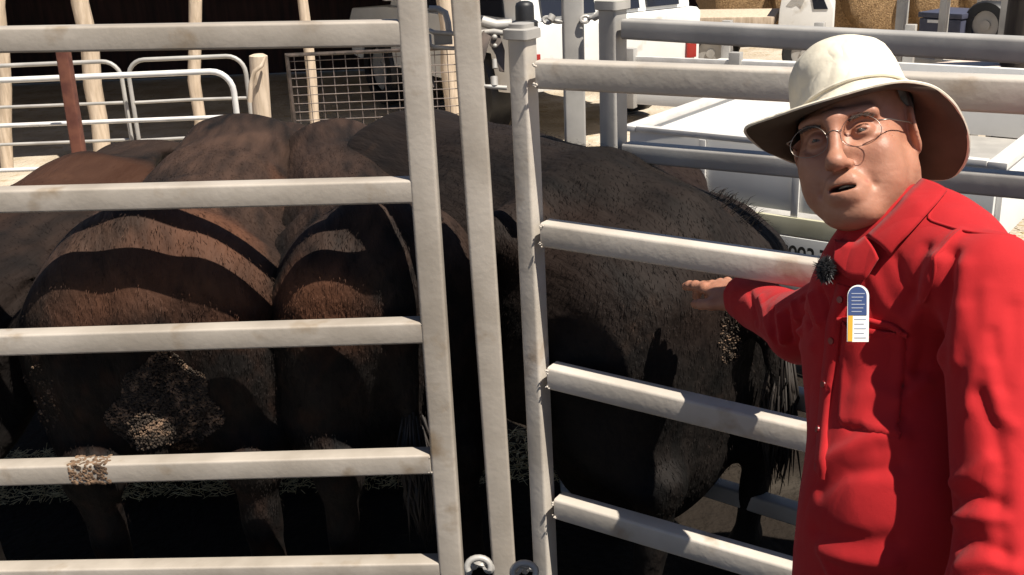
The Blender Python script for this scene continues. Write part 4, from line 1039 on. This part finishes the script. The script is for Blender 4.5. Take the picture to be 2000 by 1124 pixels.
for ya, yb in ((-.69, -.36), (-.28, .08), (.16, .66)):
    mb = MB(); mb.prism([L(.055, ya, 1.015), L(.055, yb, 1.015), L(.20, yb, 1.68), L(.20, ya, 1.68)], L(-.02, 0, 0)-L(0, 0, 0)); mb.build('rear_window', M['glass'], wg)
for x in (.82, 2.8):
    for s in (-1, 1): wheel(wg, L(x, s*(w2-.10), .36), fy, .36, .22)
for s in (-1, 1):
    mb = MB(); mb.box(L(-.015, s*.78, .66), (.03, .10, .18), Rr); mb.build('tail_lamp', mat('red_lens2', (.3, .02, .015), rough=.2), wg, bevel=.005)
    mb = MB(); mb.box(L(2.15, s*(w2+.09), 1.14), (.10, .16, .15), Rr); mb.build('mirror', M['white'], wg, bevel=.02)

# --- flatbed trailer with a wheel arch just beyond the race
Pq = W(1222, 118, 6.9); Pe = W(1560, 118, 6.3); L, Rr, fx, fy = frame2(Pq, (Pe-Pq))
ln = np.linalg.norm((Pe-Pq)[:2])+.3
fb = empty('flatbed_trailer', L(ln/2, .5, 0), 'low pale flatbed trailer with a black wheel between wagon and box trailer', 'trailer')
zt = Pq[2]
def bx_(mb, x0, x1, y0, y1, z0, z1): return mb.box(L((x0+x1)/2, (y0+y1)/2, (z0+z1)/2), (x1-x0, y1-y0, z1-z0), Rr)
print('flatbed z', zt)
mb = MB(); bx_(mb, 0, ln, 0, 1.6, zt-.28, zt-.20); mb.build('deck', M['white'], fb, bevel=.006)
mb = MB(); bx_(mb, 0, ln, -.02, .01, zt-.02, zt+.03); mb.build('side_rail', M['whitepipe'], fb, bevel=.006)
mb = MB(); bx_(mb, 0, ln, 1.58, 1.61, zt-.02, zt+.03); mb.build('side_rail', M['whitepipe'], fb, bevel=.006)
mb = MB(); bx_(mb, 0, ln, .012, .03, zt-.2, zt-.021); mb.build('side_panel', M['white'], fb, bevel=.004)
for x in (.01, ln*.5, ln-.08):
    for y in (-.03, 1.6):
        mb = MB(); bx_(mb, x, x+.07, y-.02, y+.04, zt-.30, zt+.08); mb.build('stanchion', M['metal2'], fb, bevel=.005)
wheel(fb, L(ln*.64, -.12, .33), fy, .33, .19); wheel(fb, L(ln*.64, 1.72, .33), fy, .33, .19)
mb = MB(); bx_(mb, ln*.64-.03, ln*.64+.03, -.1, 1.7, .30, .36); mb.build('axle', M['dark_metal'], fb)

# --- small white utility buggy by the hay
Pt = W(1630, 20, 11.6); L, Rr, fx, fy = frame2(Pt, (-.95, .3)); k_ = .60  # truck shape shrunk below real size to sit low like a far vehicle
tk = empty('farm_buggy', L(.9, 0, 0), 'small white farm buggy with a sloping window in front of the hay bales', 'buggy')
L1 = L; L = lambda x, y, z: L1(x*k_, y*k_, z*k_)
b_ = [(0, .5), (-.0, 1.15), (.20, 1.58), (.32, 1.64), (.85, 1.64), (.92, 1.15), (.95, .5)]
mb = MB(); p, d = side_poly(L, b_, -.8, .8); mb.prism(p, d); mb.build('cab', M['white'], tk, bevel=.02)
for s in (-1, 1):
    mb = MB(); mb.prism([L(a, s*.80, b) for a, b in [(.10, 1.16), (.27, 1.53), (.42, 1.53), (.34, 1.16)]], L(0, .012*s, 0)-L(0, 0, 0)); mb.build('door_window', M['glass'], tk)
    mb = MB(); mb.prism([L(a, s*.80, b) for a, b in [(.55, 1.20), (.50, 1.32), (.60, 1.36), (.66, 1.46), (.72, 1.33), (.80, 1.24), (.70, 1.22), (.62, 1.26)]], L(0, .010*s, 0)-L(0, 0, 0)); mb.build('faded_decal', M['metal2'], tk)
mb = MB(); mb.box(L(1.8, 0, .95), (1.6*k_, 1.5*k_, .10), Rr); mb.build('tray', M['timber'], tk, bevel=.01)
mb = MB(); mb.box(L(1.3, 0, .60), (2.4*k_, .6*k_, .10), Rr); mb.build('chassis', M['dark_metal'], tk)
for x in (.45, 2.1):
    for s in (-1, 1): wheel(tk, L(x, s*.72, .40), fy, .40*k_, .26*k_)

# --- hay: big round bales under the shed on the right
def bale(c, r, ln, rz, label):
    ax = np.array([math.cos(rz), math.sin(rz), 0]); s1 = np.cross(ax, [0, 0, 1.]); mb = MB(); n = 64; pf = [(-.5, .02), (-.5, .5), (-.5, .9), (-.47, .98), (-.35, 1), (-.1, 1.01), (.1, 1), (.35, 1.01), (.47, .98), (.5, .9), (.5, .5), (.5, .02)]
    vs = []
    for a, q in pf:
        for k in range(n):
            t = 2*math.pi*k/n; rr2 = r*q*(1+rng.normal(0, .008)); vs.append(np.array(c)+ax*(ln*a+rng.normal(0, .008))+(s1*math.cos(t)+np.array([0, 0, 1])*math.sin(t))*rr2)
    mb.add(vs, [(i*n+k, i*n+(k+1) % n, (i+1)*n+(k+1) % n, (i+1)*n+k) for i in range(len(pf)-1) for k in range(n)])
    o = mb.build('round_bale', M['hay'], None, smooth=True); tag(o, label, 'hay bale', 'round hay bales')
    return o
hl_ = ['round hay bale left of the white buggy, leftmost of the row', 'second round hay bale of the row, behind the white buggy', 'third round hay bale, just right of the white buggy', 'fourth round hay bale, behind the blue toolbox', 'fifth round hay bale at the right end of the row']
for k, x in enumerate((1470, 1590, 1712, 1838, 1958)):
    c = W(x, 30, 14.4-.15*k); bale((c[0], c[1], .68), .68, 1.2, R(90+rng.uniform(-8, 8)), hl_[k])
# --- steel stock crate frame with toolbox (top right)
Pc = W(1762, 30, 8.2); Pd = W(1965, 40, 7.6); L, Rr, fx, fy = frame2(Pc, Pd-Pc); ln = np.linalg.norm((Pd-Pc)[:2])
cr = empty('stock_crate', L(ln/2, .6, 0), 'grey steel stock crate frame on legs at the top right', 'crate')
for x in (0, ln):
    for y in (0, 1.2):
        mb = MB(); mb.tube(L(x, y, 0), L(x, y, 2.1), .07, .07, up=fy); mb.build('leg', M['metal2'], cr, smooth=True)
mb = MB(); mb.tube(L(ln*.42, 0, .62), L(ln*.42, 0, 1.26), .06, .05, up=fy); mb.build('upright', M['metal2'], cr, smooth=True)
for z in (1.27, 1.12, .62):
    for y in (-.0, 1.2):
        mb = MB(); mb.tube(L(.037, y, z), L(ln-.037, y, z-.02), .04, .05); mb.build('rail', M['metal2'], cr, smooth=True)
mb = MB(); mb.box(L(ln/2, .6, .66), (ln-.1, 1.1, .03), Rr); mb.build('floor', M['timber'], cr)
tb_ = empty('toolbox', L(ln*.3, .35, .68), 'dark blue-grey toolbox sitting on the stock crate floor', 'toolbox')
mb = MB(); mb.box(L(ln*.28, .35, .80), (.34, .4, .22), Rr); mb.build('box_body', mat('navy_paint', (.05, .055, .09), (.07, .075, .11), scale=10, rough=.5), tb_, bevel=.012)
mb = MB(); mb.box(L(ln*.28, .35, .935), (.36, .42, .04), Rr); mb.build('lid', mat('navy_lid', (.06, .065, .10), rough=.45), tb_, bevel=.01)
mb = MB(); mb.box(L(ln*.22, .145, .89), (.10, .004, .022), Rr); mb.build('white_label', M['white'], tb_)
sp = empty('spare_wheel', L(ln*.68, .3, .68), 'spare wheel standing beside the dark toolbox', 'wheel')
wheel(sp, L(ln*.66, .3, .87), fy, .18, .14)
# --- long pale plank on trestle (right)
a, b = W(1700, 152, 6.0), W(1948, 126, 5.8)
pk_ = empty('loading_ramp', ((a+b)/2)*[1, 1, 0], 'long pale wooden loading ramp propped on a trestle beyond the hat', 'ramp')
mb = MB(); mb.tube(a, b, .35, .035); mb.build('ramp_board', mat('pale_board', (.55, .43, .36), (.66, .54, .46), scale=8, rough=.7, stretch=(1, 4, 1)), pk_, smooth=True)
mb = MB(); e = b-(b-a)*.06
for s in (-.12, .12): mb.tube([e[0], e[1]+s, 0], [e[0], e[1]+s, e[2]-.02], .05, .05, up=(0, 1, 0))
mb.build('trestle', M['metal2'], pk_, smooth=True)
mb = MB(); e = a
for s in (-.12, .12): mb.tube([e[0], e[1]+s, 0], [e[0], e[1]+s, e[2]-.02], .05, .05, up=(0, 1, 0))
mb.build('trestle', M['metal2'], pk_, smooth=True)

# --- pole sheds: dark open sheds left and right
def shed(name, label, x0, x1, yf, yb, zf, zb, posts, rafters=()):
    sh = empty(name, ((x0+x1)/2, (yf+yb)/2, 0), label, 'shed')
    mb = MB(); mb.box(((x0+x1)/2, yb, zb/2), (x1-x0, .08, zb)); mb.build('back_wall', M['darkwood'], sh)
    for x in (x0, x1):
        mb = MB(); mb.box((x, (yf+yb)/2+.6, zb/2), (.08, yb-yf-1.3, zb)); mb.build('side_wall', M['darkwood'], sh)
    mb = MB(); n = int((x1-x0)/.2); vs = []
    for i in range(n+1):
        x = x0-.3+(x1-x0+.6)*i/n; h = .03*(i % 2); vs += [(x, yf-.5, zf+h), (x, yb+.3, zb+.1+h)]
    mb.add(vs, [(2*i, 2*i+2, 2*i+3, 2*i+1) for i in range(n)]); r_ = mb.build('roof', M['metal2'], sh)
    md = r_.modifiers.new('t', 'SOLIDIFY'); md.thickness = .01
    for a, b, w_ in posts:
        a = np.array(a, float); b = np.array(b, float); mb = MB(); n = 9
        P_ = [a+(b-a)*t+rng.normal(0, .012, 3)*[1, 1, 0] for t in np.linspace(0, 1, n)]; mb.pipe(P_, [w_*rng.uniform(.9, 1.1) for _ in P_], n=10)
        mb.build('post', M['timber'], sh, smooth=True)
    return sh
YS = 8.6
def pz(px, py, y, z):  # where this line of sight meets depth y, on height z
    q = aty(px, py, y); return q
posts = []
for xt, xb, w_ in ((2, 8, .05), (160, 183, .065), (378, 385, .048), (592, 612, .045)):
    a = aty(xb, 170, YS); t = aty(xt, 0, YS); d = (t-a)/(t[2]-a[2]); posts.append((a-d*a[2], a+d*(2.55-a[2]), w_))
for px in (878,): 
    a = aty(px, 100, YS); posts.append(((a[0], YS, 0), (a[0]-.05, YS, 2.6), .06))
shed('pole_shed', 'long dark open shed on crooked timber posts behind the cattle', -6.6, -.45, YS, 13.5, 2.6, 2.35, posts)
pr_ = []
for px in (1410, 1652, 1990):
    a = aty(px, 50, 12.6); pr_.append(((a[0], 12.6, 0), (a[0], 12.6, 2.9), .07))
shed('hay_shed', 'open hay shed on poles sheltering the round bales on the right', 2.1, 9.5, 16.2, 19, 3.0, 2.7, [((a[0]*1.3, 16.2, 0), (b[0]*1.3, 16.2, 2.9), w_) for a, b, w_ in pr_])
# dark strainer post, far right
q = W(1984, 60, 5.6); dp = empty('strainer_post', q*[1, 1, 0], 'thick dark timber post at the right edge of the picture', 'post')
mb = MB(); mb.pipe([(q[0]+.01*k, q[1], z) for k, z in enumerate((-.05, .4, .9, 1.4, 2.0))], [.085, .082, .08, .078, .075], n=14); mb.build('post_shaft', mat('dark_timber', (.018, .012, .010), (.04, .03, .022), scale=12, rough=.9, stretch=(4, 4, .5)), dp, smooth=True)
mb = MB(); mb.pipe([(q[0]+.04, q[1], 2.0), (q[0]+.04, q[1], 2.03)], [.085, .08], n=14); mb.build('post_cap', M['metal2'], dp, smooth=True)

# --- light pipe panels (sheep yard) on the left
def pipe_panel(y, x0, x1, ztop, zs, r, label, m, corner=.13, nv=0, xl=None):
    A = np.array([x0, y, 0]); o = empty('pipe_fence', ((x0+x1)/2, y, 0), label, 'fence', 'light pipe panels')
    pts = [(x0, y, .12)]+[(x0+corner-corner*math.cos(t), y, ztop-corner+corner*math.sin(t)) for t in np.linspace(0, math.pi/2, 7)]
    pts += [(x1-corner+corner*math.sin(t), y, ztop-corner+corner*math.cos(t)) for t in np.linspace(0, math.pi/2, 7)]+[(x1, y, .12)]
    mb = MB(); mb.pipe(pts, r, n=10); mb.build('outer_pipe', m, o, smooth=True)
    for z in zs:
        mb = MB(); mb.pipe([(x0+r, y, z), ((x0+x1)/2, y+.004, z+.003), (x1-r, y, z)], r*.75, n=8); mb.build('rail', m, o, smooth=True)
    for x in (x0, x1):
        mb = MB(); mb.box((x, y, .06), (.10, .14, .012)); mb.pipe([(x, y, .066), (x, y, .13)], r*1.2, n=8); mb.build('foot', m, o)
    for k in range(nv):
        x = x0+(x1-x0)*(k+1)/(nv+1); mb = MB(); mb.pipe([(x, y+.02, .14), (x, y+.02, ztop-.02)], r*.6, n=8); mb.build('upright', m, o, smooth=True)
    return o
y1_ = 5.2; a = aty(440, 139, y1_); c = aty(455, 165, y1_); pipe_panel(y1_, c[0]-2.6, c[0], a[2], (a[2]-.22, a[2]-.44, a[2]-.66), .0145, 'bright white pipe panel with rounded corners, nearest of the three', M['whitepipe'], .10)
y2_ = 6.2; a = aty(330, 115, y2_); b = aty(250, 140, y2_); c = aty(480, 140, y2_); pipe_panel(y2_, b[0], c[0], a[2], (a[2]-.24, a[2]-.46, a[2]-.66), .0125, 'grey pipe panel with rounded corners beside the short stump post', M['metal2'], .10)
a = aty(120, 124, y2_+.1); c = aty(246, 140, y2_+.1); pipe_panel(y2_+.1, c[0]-2.3, c[0]-.03, a[2], (a[2]-.24, a[2]-.46), .0125, 'grey pipe panel at the far left, left of its twin', M['metal2'], .10)
# rusty steel post and weathered stump
q = aty(120, 150, 5.0); t = aty(118, 66, 5.0); rp = empty('rusty_post', q*[1, 1, 0], 'red-brown rusty steel post between the pipe panels at left', 'post')
mb = MB(); mb.tube([q[0], 5.0, -.05], [t[0], 5.0, t[2]], .055, .055, up=(0, 1, 0)); mb.build('post_tube', M['rust'], rp, smooth=True)
mb = MB(); mb.box([q[0], 5.0, .01], (.14, .14, .016)); mb.build('base_plate', M['rust'], rp)
q = aty(504, 150, 6.0); t = aty(504, 106, 6.0); st = empty('stump_post', q*[1, 1, 0], 'short thick weathered timber post with a bent pale branch leaning on it', 'post')
mb = MB(); mb.pipe([(q[0], 6, -.03), (q[0], 6, .3), (q[0]-.01, 6, .7), (t[0], 6, t[2]-.01), (t[0], 6, t[2])], [.062, .058, .052, .05, .03], n=14); mb.build('post_shaft', M['timber'], st, smooth=True)
mb = MB(); mb.pipe([aty(488, 200, 5.9), aty(490, 165, 5.9), aty(497, 140, 5.9), aty(512, 128, 5.9), aty(517, 112, 5.92)], [.013, .013, .012, .011, .008], n=8); mb.build('branch', M['timber'], st, smooth=True)
# wire mesh panel
y3 = 6.4; a = aty(560, 108, y3); b = aty(800, 100, y3)
wp = empty('mesh_fence', ((a[0]+b[0])/2, y3, 0), 'dark wire mesh panel behind the left gate, right of the stump', 'fence')
x0, x1, zt = a[0], aty(895, 100, y3)[0], a[2]
mb = MB(); mb.pipe([(x0, y3, 0), (x0, y3, zt), (x1, y3, zt), (x1, y3, 0)], .016, n=8); mb.build('frame', M['dark_metal'], wp, smooth=True)
mb = MB(); 
for k in range(int(zt/.05)): mb.pipe([(x0, y3+.012, .04+.05*k), (x1, y3+.012, .04+.05*k+rng.normal(0, .004))], .0028, n=5)
for k in range(int((x1-x0)/.075)): mb.pipe([(x0+.075*(k+.5), y3+.016, .02), (x0+.075*(k+.5), y3+.016, zt)], .0028, n=5)
mb.build('wire_mesh', M['cable'], wp, smooth=True)
mb = MB()
# straw and dung litter on the ground
def litter(name, n, xr, yr, m, l, r, kind='stuff', zj=.01):
    mb = MB()
    for k in range(n):
        x = rng.uniform(*xr); y = rng.uniform(*yr); a = rng.uniform(0, math.pi); L0 = rng.uniform(.4, 1)*l; t = rng.normal(0, .15)
        d = np.array([math.cos(a), math.sin(a), t])*L0/2; c = np.array([x, y, .004+abs(rng.normal(0, zj))]); mb.pipe([c-d, c+d], r, n=3)
    o = mb.build(name, m); tag(o, kind=kind); return o
litter('straw_litter', 5000, (-2.2, .3), (3.22, 3.6), M['straw'], .05, .0012, zj=.014)
litter('straw_litter', 2600, (1.6, 6), (4.2, 8), M['straw'], .10, .0026)
